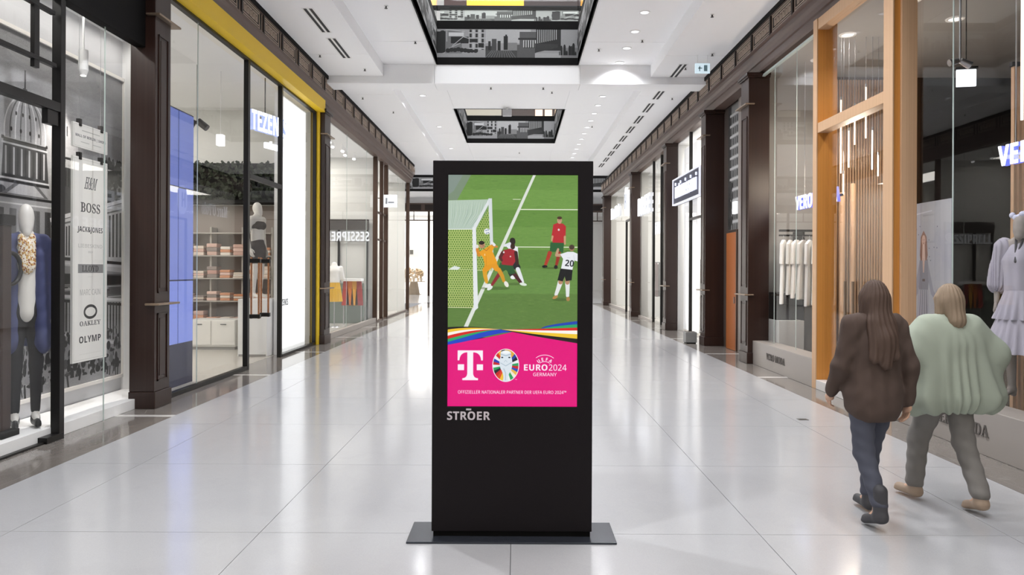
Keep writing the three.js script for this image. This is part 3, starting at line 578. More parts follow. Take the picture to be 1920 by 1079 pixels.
// ---------------------------------------------------------------- left shop by the camera: mural, name boards, mannequins
const bwTex = canvas(1000, 960, (g, W, Hh) => {
  // metres along the hall from 5.4 to 9.3, heights from 0.3 to 4.1
  const K0 = 1000 / 3.9, X = (d) => (d - 5.4) * K0, Y = (y) => (4.1 - y) * (960 / 3.8);
  const P = (pts, v) => { g.fillStyle = typeof v === 'string' ? v : greys(v); g.beginPath(); pts.forEach(([d, y], i) => i ? g.lineTo(X(d), Y(y)) : g.moveTo(X(d), Y(y))); g.closePath(); g.fill(); };
  const E = (d, y, a, b, v) => { g.fillStyle = greys(v); g.beginPath(); g.ellipse(X(d), Y(y), a * K0, b * 252, 0, 0, 7); g.fill(); };
  const L = (d0, y0, d1, y1, v, w) => { g.strokeStyle = greys(v); g.lineWidth = w; g.beginPath(); g.moveTo(X(d0), Y(y0)); g.lineTo(X(d1), Y(y1)); g.stroke(); };
  g.fillStyle = greys(172); g.fillRect(0, 0, W, Hh);
  for (let i = 0; i < 90; i++) { g.fillStyle = `rgba(${rnd() < 0.5 ? '225,225,228' : '140,140,144'},0.10)`; g.beginPath(); g.ellipse(rnd() * W, rnd() * 480, rr(60, 190), rr(14, 50), rr(-0.2, 0.2), 0, 7); g.fill(); }
  // trees on the left and right
  for (let i = 0; i < 220; i++) E(rr(8.85, 9.25), rr(2.3, 3.02), rr(0.01, 0.05), rr(0.02, 0.05), rr(20, 110));
  for (let i = 0; i < 160; i++) E(rr(5.4, 7.1), rr(1.9, 2.6), rr(0.03, 0.07), rr(0.02, 0.06), rr(25, 110));
  // main building under the dome
  P([[6.0, 2.4], [7.9, 2.4], [8.0, 1.55], [6.0, 1.55]], 168); P([[7.1, 2.42], [7.48, 2.66], [7.82, 2.42]], 120); P([[7.18, 2.43], [7.48, 2.61], [7.75, 2.43]], 190);
  for (let i = 0; i < 8; i++) P([[6.5 + i * 0.18, 2.28], [6.6 + i * 0.18, 2.28], [6.6 + i * 0.18, 1.7], [6.5 + i * 0.18, 1.7]], i % 2 ? 92 : 120);
  L(6, 2.4, 7.95, 2.4, 40, 7); L(6, 2.33, 7.95, 2.33, 215, 4); L(6, 1.95, 8, 1.95, 70, 5);
  // drum of the dome with windows and pillars
  P([[7.13, 2.98], [7.78, 2.98], [7.82, 2.56], [7.1, 2.56]], 84);
  for (let i = 0; i < 11; i++) P([[7.15 + i * 0.058, 2.9], [7.176 + i * 0.058, 2.9], [7.176 + i * 0.058, 2.62], [7.15 + i * 0.058, 2.62]], i % 2 ? 22 : 190);
  L(7.1, 2.98, 7.8, 2.98, 30, 8); L(7.1, 2.93, 7.8, 2.93, 200, 5); L(7.08, 2.58, 7.83, 2.58, 215, 5); L(7.08, 2.55, 7.83, 2.55, 20, 6);
  // dome with ribs and round windows, lantern and cross
  g.fillStyle = greys(178); g.beginPath(); g.moveTo(X(7.14), Y(2.98)); g.bezierCurveTo(X(7.12), Y(3.28), X(7.28), Y(3.43), X(7.43), Y(3.44)); g.bezierCurveTo(X(7.6), Y(3.43), X(7.78), Y(3.28), X(7.77), Y(2.98)); g.fill();
  for (let i = 0; i <= 8; i++) { const u = i / 8 * 2 - 1; g.strokeStyle = greys(i % 2 ? 120 : 222); g.lineWidth = 4; g.beginPath(); g.moveTo(X(7.455 + u * 0.31), Y(2.99)); g.bezierCurveTo(X(7.455 + u * 0.34), Y(3.26), X(7.45 + u * 0.18), Y(3.42), X(7.44 + u * 0.03), Y(3.44)); g.stroke(); }
  for (let i = 0; i < 4; i++) { E(7.24 + i * 0.14, 3.08, 0.014, 0.022, 30); E(7.31 + i * 0.1, 3.25, 0.011, 0.02, 36); }
  P([[7.39, 3.44], [7.49, 3.44], [7.47, 3.53], [7.41, 3.53]], 80); L(7.44, 3.53, 7.44, 3.72, 50, 5); L(7.43, 3.62, 7.455, 3.62, 60, 4);
  // smaller tower
  P([[8.02, 2.92], [8.26, 2.92], [8.28, 2.2], [8.0, 2.2]], 90); for (let i = 0; i < 4; i++) P([[8.05 + i * 0.055, 2.86], [8.075 + i * 0.055, 2.86], [8.075 + i * 0.055, 2.6], [8.05 + i * 0.055, 2.6]], 24);
  g.fillStyle = greys(165); g.beginPath(); g.moveTo(X(8.03), Y(2.92)); g.quadraticCurveTo(X(8.04), Y(3.14), X(8.14), Y(3.17)); g.quadraticCurveTo(X(8.24), Y(3.14), X(8.25), Y(2.92)); g.fill(); L(8.14, 3.17, 8.14, 3.28, 60, 4); L(8.0, 2.92, 8.28, 2.92, 30, 6);
  for (let i = 0; i < 90; i++) E(rr(8.3, 8.8), rr(2.05, 2.35), rr(0.01, 0.05), rr(0.02, 0.05), rr(60, 140));
  // long white colonnade in perspective, water, embankment, railing
  P([[7.9, 2.18], [9.3, 2.52], [9.3, 1.62], [7.9, 1.72]], 216); L(7.85, 2.2, 9.3, 2.55, 235, 12); L(7.85, 2.13, 9.3, 2.44, 120, 5);
  for (let i = 0; i < 22; i++) { const d = 7.96 + i * i * 0.0011 + i * 0.037, t = (d - 7.9) / 1.4; P([[d, 2.1 + t * 0.3], [d + 0.02 + t * 0.02, 2.1 + t * 0.31], [d + 0.02 + t * 0.02, 1.82], [d, 1.82]], 28); }
  L(7.9, 1.79, 9.3, 1.74, 60, 9); L(7.9, 1.74, 9.3, 1.7, 236, 6);
  P([[5.4, 1.62], [7.95, 1.62], [9.3, 1.6], [9.3, 1.3], [5.4, 1.36]], 120); P([[7.8, 1.62], [9.3, 1.58], [9.3, 1.48], [7.8, 1.44]], 24); P([[5.4, 1.56], [7.4, 1.6], [7.4, 1.5], [5.4, 1.46]], 60);
  for (let i = 0; i < 70; i++) { const y = rr(1.3, 1.5); L(rr(5.4, 9), y, rr(5.6, 9.3), y, rnd() < 0.5 ? 205 : 80, 3); }
  P([[7.85, 1.38], [9.3, 1.28], [9.3, 0.72], [7.85, 0.98]], 188); L(7.85, 1.38, 9.3, 1.27, 240, 9); L(7.85, 1.33, 9.3, 1.21, 34, 8);
  for (let i = 0; i < 20; i++) { const d = 7.92 + i * 0.068; P([[d, 1.3 - i * 0.003], [d + 0.03, 1.3 - i * 0.003], [d + 0.03, 1.0 - i * 0.013], [d, 1.0 - i * 0.013]], 22); }
  L(7.85, 0.98, 9.3, 0.7, 232, 10);
  P([[5.4, 1.32], [7.85, 1.32], [7.85, 0.9], [5.4, 0.9]], 150); for (let i = 0; i < 30; i++) P([[5.45 + i * 0.08, 1.28], [5.48 + i * 0.08, 1.28], [5.48 + i * 0.08, 0.96], [5.45 + i * 0.08, 0.96]], 50);
  // dark planting and a wet pavement below
  for (let i = 0; i < 420; i++) E(rr(6.9, 9.25), rr(0.42, 0.95), rr(0.01, 0.055), rr(0.01, 0.06), rnd() < 0.75 ? rr(10, 45) : rr(90, 200));
  P([[5.4, 0.5], [7.2, 0.42], [9.3, 0.42], [9.3, 0.3], [5.4, 0.3]], 178); for (let i = 0; i < 60; i++) { const d = rr(5.5, 9.2); L(d, 0.46, d + rr(-0.03, 0.03), rr(0.3, 0.42), rr(20, 90), rr(3, 9)); }
  const im = g.getImageData(0, 0, W, Hh), dd = im.data;
  for (let i = 0; i < dd.length; i += 4) { const n = rr(-13, 13); for (let k = 0; k < 3; k++) dd[i + k] = Math.max(3, Math.min(250, (dd[i + k] - 120) * 1.3 + 100 + n)); }
  g.putImageData(im, 0, 0);
});
{
  const t = thing('mural_wall', 'tall grey city print of a domed cathedral in a white frame behind the left shop glass', 'mural', [0, 0, 0]);
  obj('board', box(-5.12, -5.09, 0.12, 4.6, 4.0, 9.34), std(0xc9c9cb, 0.7), t);
  const pr = box(-5.092, -5.084, 0.3, 4.1, 5.4, 9.3);
  unitUv(pr, 1); { const uv = pr.attributes.uv; for (let i = 0; i < uv.count; i++) uv.setX(i, 1 - uv.getX(i)); }
  obj('print', pr, new THREE.MeshStandardMaterial({ map: bwTex, roughness: 0.6, color: 0xd8d8da }), t);
  const m = std(0xf0ece6, 0.6);
  obj('frame_bar', box(-5.09, -5.06, 0.28, 0.32, 4.2, 9.3), m, t); obj('frame_bar', box(-5.09, -5.06, 4.08, 4.12, 4.2, 9.3), m, t); obj('frame_bar', box(-5.09, -5.06, 0.28, 4.12, 9.27, 9.31), m, t);
  tag(obj('display_platform', rbox(-5.08, -4.54, 0, 0.12, 3.6, 9.3, 0.004), MAT.white), 'low white platform under the mannequins of the left shop window', 'platform');
  struct('trim', box(-5.16, -4.6, 4.6, 4.7, 3, 9.36), MAT.white);
  // spotlight that shines down the print
  const sp = thing('window_spotlight', 'white cylinder spotlight hanging in front of the grey city print', 'spotlight', [-4.82, 3.84, 8.0]);
  obj('housing', [cyl(0.05, 0.05, 0.22, 0, 0.04, 0), cyl(0.03, 0.05, 0.06, 0, -0.02, 0)], MAT.white, sp); obj('stem', cyl(0.012, 0.012, 0.5, 0, 0.26, 0, 10), MAT.white, sp); obj('lamp_disc', cyl(0.028, 0.028, 0.006, 0, -0.026, 0), glow(0xfffaf0, 3), sp);
  const l = new THREE.SpotLight(0xfff8f0, 10, 0, 0.6, 0.7, 2); l.position.set(-4.82, 3.8, -8.0); l.target.position.set(-5.05, 1, -8.0); l.castShadow = true; l.name = 'spot'; scene.add(l, l.target);
  areaLight(-4.8, 4.55, 7.0, 0.1, 4.4, -Math.PI / 2, 0, 0xfffcf6, LIGHT.shop * 1.5);
  const strip = thing('added_light_strip', 'slim light strip added at the head of the left shop window to brighten the print', 'light strip', [-4.8, 4.565, 7.0]);  // strip added to brighten the print and its frame
  obj('light_diffuser', box(-0.05, 0.05, 0, 0.01, -2.2, 2.2), glow(0xfffcf6, 1.5), strip); obj('housing', rbox(-0.06, 0.06, 0.01, 0.035, -2.22, 2.22, 0.003), MAT.white, strip);
}
const boardTex = canvas(288, 1008, (g, W, Hh) => { // name board
  g.fillStyle = '#e9e8e3'; g.fillRect(0, 0, W, Hh); g.strokeStyle = '#c9c8c2'; g.lineWidth = 2; g.strokeRect(10, 10, W - 20, Hh - 20);
  g.textAlign = 'center';
  const T = (t, y, f, w, col = '#3a3b3d', sx) => { g.fillStyle = col; g.font = f; const k = w / g.measureText(t).width; g.save(); g.translate(W / 2, y); g.scale(k, 1); g.fillText(t, 0, 0); g.restore(); };
  g.save(); g.transform(1, 0, -0.18, 1, 20, 0); T('H&M', 152, 'italic bold 84px serif', 98, '#44464a'); g.restore();
  T('BOSS', 268, 'bold 66px serif', 168); T('JACK&JONES', 366, 'bold 36px sans-serif', 210, '#26282a'); T('LIEBESKIND', 444, '26px sans-serif', 206, '#b9b9b4'); T('BERLIN', 470, '14px sans-serif', 40, '#b9b9b4');
  g.fillStyle = '#8c8c8c'; g.fillRect(42, 526, 212, 44); T('LLOYD', 563, 'bold 42px serif', 140, '#1d1d1f'); T('————', 592, '12px sans-serif', 50, '#c9c9c4');
  T('MARC CAIN', 680, '40px sans-serif', 176, '#b4b4b0');
  g.strokeStyle = '#2a2b2d'; g.lineWidth = 13; g.beginPath(); g.ellipse(146, 764, 50, 30, 0, 0, 7); g.stroke();
  T('OAKLEY', 832, 'bold 32px serif', 176, '#333538'); T('OLYMP', 916, 'bold 46px sans-serif', 188, '#2c2d2f'); T('———————', 974, '10px sans-serif', 180, '#c4c4be');
});
const smallBoardTex = canvas(288, 136, (g, W, Hh) => {
  g.fillStyle = '#e9e8e3'; g.fillRect(0, 0, W, Hh); g.strokeStyle = '#c9c8c2'; g.lineWidth = 2; g.strokeRect(8, 8, W - 16, Hh - 16);
  g.fillStyle = '#55565a'; g.textAlign = 'center'; g.font = 'bold 21px sans-serif'; g.fillText('MALL OF BERLIN | SHOPS', W / 2, 76); g.fillStyle = '#b9b9b4'; g.fillRect(70, 34, 150, 5); g.fillRect(60, 100, 70, 4); g.fillRect(160, 100, 70, 4);
});
for (const [nm, y0, y1, tex, lab, cat] of [['name_board', 0.66, 2.88, boardTex, 'long white hanging board listing fashion names in front of the grey city print', 'board'], ['header_board', 2.98, 3.24, smallBoardTex, 'small white hanging board with one line of print above the long name board', 'board']]) {
  const t = thing(nm, lab, cat, [-4.72, y0, 7.96]);
  const h = y1 - y0, g = box(-0.012, 0.012, 0, h, -0.32, 0.32);
  obj('panel', g, std(0xe6e5e0, 0.6), t);
  const f = new THREE.PlaneGeometry(0.64, h).rotateY(Math.PI / 2).translate(0.0125, h / 2, 0);
  obj('print', f, new THREE.MeshStandardMaterial({ map: tex, roughness: 0.6 }), t);
  for (const d of [-0.2, 0.2]) { const c = obj('clip', [rbox(-0.02, 0.022, h - 0.03, h + 0.05, d - 0.022, d + 0.022, 0.004)], MAT.blackMetal, t); obj('cord', rod([0, h + 0.04, d], [0, (y0 < 1 ? 2.98 : 4.6) - y0, d], 0.0025, 6), MAT.steel, t); }
}

// ---------------------------------------------------------------- lit signs
function sign(name, label, text, { x, d, y, size, depth = 0.05, width, f = font, color = 0xf4f7ff, k = 1.4, side = -1, turn = 0, halo }) {
  const t = thing(name, label, 'sign', [x, y, d], undefined, side < 0 ? Math.PI / 2 + turn : -Math.PI / 2 + turn); // faces the corridor
  const front = letters(text, size, 0.006, f, width).translate(0, 0, depth);
  obj('lit_face', front, glow(color, k, 0xdddddd), t);
  obj('letter_body', letters(text, size, depth - 0.001, f, width), glow(halo ?? color, halo ? 0.8 : 0.5, 0x888888), t);
  return t;
}
// three bolted uprights carry the first sign
{
  const t = sign('shop_sign', 'large white glowing block letters TEZENIS hung inside the left shop glass', 'TEZENIS', { x: -4.68, d: 13.45, y: 4.2, size: 0.36, width: 1.05, depth: 0.08, k: 1.5, turn: -0.3, halo: 0x9fb2ee });
  const s2 = obj('small_line', letters('underwear', 0.14, 0.05, font, 0.55), glow(0xf4f7ff, 1.3), t); s2.position.set(0.2, -0.27, 0);
  obj('back_rail', [new THREE.BoxGeometry(1.1, 0.05, 0.03).translate(0, 0.1, -0.03)], MAT.blackMetal, t);
  for (const x of [-0.45, 0, 0.45]) obj('hanger', new THREE.CylinderGeometry(0.01, 0.01, 0.93, 8).translate(x, 0.585, -0.03), MAT.blackMetal, t);
}
sign('shop_sign', 'blue-white glowing letters VERO MODA behind the first shop window and oak post', 'VERO MODA', { x: 4.9, d: 11.7, y: 2.74, size: 0.235, width: 1.62, side: 1, k: 1.6, halo: 0x5a6bff });
sign('shop_sign', 'blue-white glowing letters VE cut off by the right picture edge', 'VERO MODA', { x: 4.9, d: 6.5, y: 2.74, size: 0.205, width: 1.5, side: 1, k: 1.6, halo: 0x5a6bff });
for (const t of scene.children.filter((o) => /blue-white glowing/.test(o.userData.label ?? ''))) { obj('mounting_rail', new THREE.BoxGeometry(1.66, 0.03, 0.03).translate(0, 0.1, -0.02), MAT.blackMetal, t); for (const x of [-0.6, 0.6]) obj('hanger', new THREE.CylinderGeometry(0.006, 0.006, 2.42, 8).translate(x, 1.31, -0.02), MAT.steel, t); }
{
  const t = thing('box_sign', 'dark blue box sign with white rim reading intimissimi on the right shop front', 'sign', [4.4, 3.48, 18.4], undefined, -Math.PI / 2);
  obj('box', new RoundedBoxGeometry(2.85, 0.68, 0.16, 2, 0.01).translate(0, 0.34, 0), std(0x2a2c44, 0.35), t);
  obj('lit_rim', [new THREE.BoxGeometry(2.9, 0.03, 0.1).translate(0, 0.0, 0.06), new THREE.BoxGeometry(2.9, 0.03, 0.1).translate(0, 0.68, 0.06), new THREE.BoxGeometry(0.03, 0.65, 0.1).translate(-1.435, 0.34, 0.06), new THREE.BoxGeometry(0.03, 0.65, 0.1).translate(1.435, 0.34, 0.06)], glow(0xeef0ff, 0.6), t);
  const l = obj('lit_lettering', letters('intimissimi', 0.4, 0.03, font, 2.3), glow(0xdfe4ff, 0.85), t); l.position.set(0, 0.16, 0.08);
  for (const x of [-1.2, 1.2]) obj('bracket', new THREE.BoxGeometry(0.06, 0.06, 0.1).translate(x, 0.6, -0.1), MAT.blackMetal, t);
}
sign('shop_sign', 'white glowing block letters BREE between the brown pilasters on the right', 'BREE', { x: 4.46, d: 24.6, y: 3.62, size: 0.62, width: 2.3, side: 1, depth: 0.12, k: 1.5 });
sign('shop_sign', 'white glowing curved letters on the last shop front of the right side', "Marc O'Polo", { x: 4.46, d: 31.9, y: 4.02, size: 0.5, width: 2.7, side: 1, depth: 0.1, f: fontSerif, k: 1.5 });
{
  const t = thing('emblem_sign', 'glowing white oval emblem beside the curved letters on the right', 'sign', [4.42, 4.45, 28.9], undefined, -Math.PI / 2);
  obj('lit_oval', new THREE.CylinderGeometry(0.34, 0.34, 0.1, 32).rotateX(Math.PI / 2).scale(1, 1.7, 1), glow(0xf4f7ff, 1.3), t);
  obj('mark', [new THREE.BoxGeometry(0.07, 0.6, 0.02).translate(-0.12, 0, 0.055), new THREE.BoxGeometry(0.07, 0.6, 0.02).translate(0.12, 0, 0.055), new THREE.BoxGeometry(0.2, 0.07, 0.02).translate(0, 0, 0.055)], std(0x9aa0b0, 0.5), t);
}
sign('reflected_letters', 'white glowing letters standing for a reflection in the dark framed glass below the BREE letters', 'FREED', { x: 4.72, d: 23.2, y: 2.9, size: 0.4, width: 2.2, side: 1, k: 1.1 });  // reflection of a far sign, built as solid glowing letters
{ const t = scene.children.at(-1); for (const x of [-0.9, 0.9]) obj('hanger', new THREE.CylinderGeometry(0.008, 0.008, 2.05, 8).translate(x, 1.325, 0.02), MAT.steel, t); }
{
  const t = thing('projecting_sign', 'small white projecting box sign at the bronze frame on the left', 'sign', [-4.3, 4.0, 24.4]);
  obj('lit_box', new RoundedBoxGeometry(0.5, 0.42, 0.12, 2, 0.015), glow(0xf5f7fb, 0.75), t);
  obj('mark', [new THREE.BoxGeometry(0.06, 0.2, 0.01).translate(-0.1, 0, 0.063), new THREE.BoxGeometry(0.2, 0.05, 0.01).translate(0.06, -0.05, 0.063)], std(0x9ea3aa, 0.5), t);
  obj('bracket', new THREE.BoxGeometry(0.2, 0.03, 0.03).translate(-0.3, 0.1, 0), MAT.bronze, t);
}
// green escape signs: pale in the photo
{
  const t = thing('exit_sign', 'pale blue-white escape route sign hanging below the right ceiling edge', 'sign', [3.73, 5.76, 14.5]);
  obj('lit_panel', new RoundedBoxGeometry(0.3, 0.2, 0.04, 2, 0.006), glow(0xcfe4ee, 0.62, 0xa9b8c0), t);
  obj('pictogram', [new THREE.BoxGeometry(0.07, 0.12, 0.004).translate(0.06, 0, 0.022), new THREE.BoxGeometry(0.08, 0.02, 0.004).translate(-0.05, 0, 0.022), new THREE.BoxGeometry(0.02, 0.1, 0.004).translate(-0.06, -0.01, 0.022)], std(0x8fb2bd, 0.5), t);
  for (const x of [-0.1, 0.1]) obj('hanger', new THREE.CylinderGeometry(0.006, 0.006, 0.17, 8).translate(x, 0.185, 0), MAT.white, t);
  const u = thing('exit_sign', 'bright white escape sign glowing inside the dark right shop', 'sign', [5.3, 3.97, 8.5], undefined, -0.2);
  obj('lit_panel', new RoundedBoxGeometry(0.21, 0.2, 0.03, 2, 0.005), glow(0xf4f8ff, 1.3), u); obj('housing', new THREE.BoxGeometry(0.24, 0.03, 0.05).translate(0, 0.115, 0), MAT.blackMetal, u); obj('hanger', new THREE.CylinderGeometry(0.006, 0.006, 1.19, 8).translate(0, 0.71, 0), MAT.blackMetal, u);
}

// ---------------------------------------------------------------- ceiling fittings
{
  const slot = (x, d, len, label) => {
    const t = thing('slot_diffuser', label, 'air outlet', [x, H.soffit, d], 'slot air outlets in the ceiling edge');
    obj('frame', [box(-0.1, -0.075, -0.006, 0.0, 0, len), box(0.075, 0.1, -0.006, 0, 0, len), box(-0.02, 0.02, -0.006, 0, 0, len), box(-0.1, 0.1, -0.006, 0, -0.02, 0), box(-0.1, 0.1, -0.006, 0, len, len + 0.02)], MAT.white, t);
    for (const a of [-0.075, 0.02]) obj('slot', box(a, a + 0.055, -0.0035, 0, 0, len), std(0x3a3a3c, 0.8), t);
  };
  slot(-3.5, 12.0, 1.2, 'long double slot air outlet in the left ceiling edge, nearer of two'); slot(-3.5, 13.55, 1.25, 'long double slot air outlet in the left ceiling edge, farther of two');
  slot(3.5, 15.15, 1.0, 'double slot air outlet in the right ceiling edge just before the beam');
  for (let i = 0; i < 9; i++) slot(3.5, 17.2 + i * 1.5, 1.05, 'double slot air outlet in the row along the right ceiling edge beyond the beam');
  const sp = thing('sprinkler_head', 'small dark sprinkler head on the white ceiling', 'sprinkler', [0, 0, 0], 'sprinkler heads on the ceiling');
  obj('rosette', cyl(0.035, 0.03, 0.008, 0, -0.008, 0, 16), MAT.white, sp);
  obj('head', [cyl(0.012, 0.014, 0.03, 0, -0.04, 0, 10), cyl(0.028, 0.028, 0.004, 0, -0.048, 0, 12)], std(0x4a4644, 0.4, { metalness: 0.5 }), sp);
  [[-4.0, H.soffit, 14.6], [-3.3, H.soffit, 15.6], [-2.06, H.recess, 14.55], [1.7, H.recess, 15.0], [2.5, H.recess, 14.4], [3.9, H.soffit, 14.4], [3.6, H.soffit, 15.4], [-3.7, H.soffit, 10.9], [-0.6, H.beam, 16.5], [0.6, H.beam, 16.5], [-1.4, H.recess, 17.3], [1.7, H.recess, 17.9], [-3.9, H.soffit, 18.2], [3.9, H.soffit, 18.1], [-3.4, H.soffit, 19.8], [0.1, H.recess, 28.2], [2.4, H.recess, 23], [3.3, H.soffit, 12.2], [0.9, H.recess, 18.6], [-2.3, H.recess, 12.6]].forEach((p, i) => i ? cloneAt(sp, p) : sp.position.set(p[0], p[1], -p[2]));
  const c = thing('camera_housing', 'small white box hanging at the near edge of the far ceiling opening', 'camera', [-0.28, H.recess, 20.45]);
  obj('housing', rbox(-0.13, 0.13, -0.24, -0.06, -0.1, 0.1, 0.02), std(0xb9b9bb, 0.5), c); obj('stem', cyl(0.03, 0.03, 0.058, 0, -0.06, 0), MAT.white, c);
}

// ---------------------------------------------------------------- left shop with the yellow frame
{
  // blue display wall in tiles
  const t = thing('blue_display_wall', 'tall glowing blue display panel in tiles behind the left shop glass', 'display', [-4.82, 0.55, 9.75]);
  obj('carcass', box(-0.1, 0, -0.55, 3.4, -0.55, 0.98), std(0x23284a, 0.6), t);
  for (const [y0, y1, k] of [[0.06, 0.95, 0.55], [0.97, 2.28, 0.42], [2.3, 3.38, 0.36]]) for (const [a, b] of [[-0.53, -0.02], [0.01, 0.48], [0.51, 0.96]]) obj('lit_tile', rbox(0, 0.012, y0, y1, a, b, 0.003), glow(0x8193dc, k * 0.8, 0x5a68b0), t);
  areaLight(-4.79, 2.2, 9.95, 1.4, 3.2, 0, Math.PI / 2, 0x7f92ee, 0.2); scene.children.at(-1).rotation.set(0, -Math.PI / 2, 0); scene.children.at(-1).rotation.set(0, Math.PI * 1.5, 0);
  // backlit white panel
  const w = thing('white_light_panel', 'tall white backlit panel just behind the glass left of the yellow post', 'light panel', [-4.66, 0, 15.0]);
  obj('light_face', box(0, 0.01, 0.02, 5.12, -0.9, 0.85), glow(0xf6faf8, 0.42, 0xd8d8d8), w); obj('frame', box(-0.08, 0, 0, 5.14, -0.92, 0.87), MAT.white, w);
  const tt = obj('lettering', letters('TEZENIS', 0.13, 0.004, font, 0.6).rotateY(Math.PI / 2), std(0x55565a, 0.6), w); tt.position.set(0.011, 0.95, 0.62);
  areaLight(-4.64, 2.6, 15.0, 1.7, 5, 0, -Math.PI * 1.5, 0xfafcff, 0.45);
  // door pulls: pairs of copper tubes with black clamps
  for (const [d, lab] of [[12.42, 'pair of copper door pulls with black clamps on the glass door, nearer half'], [12.9, 'pair of copper door pulls with black clamps on the glass door, farther half']]) {
    const h = thing('door_pull', lab, 'door handle', [-4.44, 0.82, d]);
    for (const x of [0, -0.13]) obj('tube', cyl(0.017, 0.017, 1.06, x, 0, 0, 14), MAT.copper, h);
    for (const y of [0.04, 1.0]) obj('clamp', rbox(-0.16, 0.03, y - 0.035, y + 0.035, -0.035, 0.035, 0.006), MAT.blackMetal, h);
  }
  // shelves with folded clothes on the far side wall
  const sh = thing('garment_shelving', 'wall shelving full of pink and cream underwear at the back of the left shop', 'shelving', [-6.4, 0, 16.0]);
  const fm = std(0xa7a19a, 0.5);
  for (const x of [-1.0, -0.35, 0.35, 1.0]) obj('upright', rbox(x - 0.02, x + 0.02, 0, 2.6, -0.1, 0.2, 0.004), fm, sh);
  for (const y of [0.45, 0.95, 1.45, 1.95, 2.45]) obj('shelf', rbox(-1.0, 1.0, y, y + 0.025, -0.18, 0.2, 0.004), fm, sh);
  const cloth = [0xc9a79a, 0xd8c8bb, 0xb98f84, 0xe0d6cc, 0x8d7f7a, 0xc98d6a, 0xd9b9ad].map((c) => std(c, 0.9));
  let first = null;
  for (const y of [0.475, 0.975, 1.475, 1.975]) for (let i = 0; i < 7; i++) {
    const x = -7.28 + i * 0.29, h = rr(0.1, 0.28);
    const f = thing('folded_garment_stack', 'stack of folded garments on the back shelving of the left shop', 'clothes', [x, y, 15.98], 'folded garments on the shelving');
    const c = cloth[Math.floor(rnd() * 7)];
    for (let k = 0; k < 3; k++) obj('garment', rbox(-0.11 + rr(-0.01, 0.01), 0.11, k * h / 3, (k + 1) * h / 3 - 0.004, -0.14, 0.12, 0.012), k === 1 ? cloth[Math.floor(rnd() * 7)] : c, f);
  }
  obj('back_panel', box(-1.05, 1.05, 0, 3.1, 0.205, 0.235), std(0x8a7f79, 0.7), sh);
  const hg = thing('planted_strip', 'dark green planted strip above the clothes shelves of the left shop', 'plants', [-6.4, 3.2, 16.02]);
  obj('trough', rbox(-1.1, 1.1, -0.08, 0.0, -0.15, 0.15, 0.006), MAT.black, hg); obj('bracket', box(-1.1, 1.1, -0.08, 0.85, 0.13, 0.17), MAT.black, hg);
  { const lf = []; for (let i = 0; i < 700; i++) { const g = new THREE.CircleGeometry(rr(0.035, 0.07), 5).scale(0.6, 1, 1); g.rotateX(rr(-1, 1)).rotateZ(rr(-3, 3)).rotateY(rr(-1, 1)).translate(rr(-1.08, 1.08), rr(0.0, 0.85), rr(-0.12, 0.12)); lf.push(g); } const m = std(0x27301f, 0.7); m.side = THREE.DoubleSide; const f = obj('foliage', lf, m, hg); f.userData.kind = 'stuff'; }
  const ct = thing('sales_counter', 'low white drawer counter in front of the clothes shelves', 'counter', [-6.3, 0, 15.2]);
  obj('carcass', rbox(-0.5, 0.5, 0.06, 0.62, -0.3, 0.3, 0.01), std(0xd9d7d2, 0.5), ct); obj('plinth', box(-0.47, 0.47, 0, 0.06, -0.27, 0.27), MAT.shopGrey, ct);
  for (const x of [-0.25, 0.25]) { const dr = obj('drawer', rbox(x - 0.235, x + 0.235, 0.1, 0.6, -0.315, -0.3, 0.004), std(0xe6e4df, 0.5), ct); obj('handle', rbox(x - 0.06, x + 0.06, 0.52, 0.535, -0.33, -0.315, 0.003), MAT.blackMetal, dr); }
  const pt = thing('display_plinth', 'white display block under the swimwear mannequin', 'plinth', [-5.05, 0, 14.05]);
  obj('block', rbox(-0.28, 0.28, 0, 1.1, -0.26, 0.26, 0.008), MAT.white, pt); obj('foot', box(-0.26, 0.26, 0, 0.04, -0.27, -0.26), MAT.shopGrey, pt);
  const tr = thing('track_spotlight', 'pair of dark track spotlights under the white shop ceiling', 'spotlight', [-5.6, 4.2, 12.6]);
  obj('stem', cyl(0.01, 0.01, 1.05, 0, 0, 0, 8), MAT.shopGrey, tr); for (const x of [-0.1, 0.1]) { const hd = obj('head', new THREE.CylinderGeometry(0.06, 0.06, 0.2, 16).rotateZ(x > 0 ? 0.9 : -0.5).translate(x, 0, 0), std(0x4c4a4a, 0.5), tr); }
  const es = thing('exit_sign', 'bright white cube sign hanging under the ceiling of the left shop', 'sign', [-5.35, 4.0, 13.0]);
  obj('lit_panel', new RoundedBoxGeometry(0.12, 0.2, 0.12, 2, 0.006), glow(0xffffff, 1.1), es); obj('hanger', new THREE.CylinderGeometry(0.006, 0.006, 1.15, 8).translate(0, 0.67, 0), MAT.white, es);
}

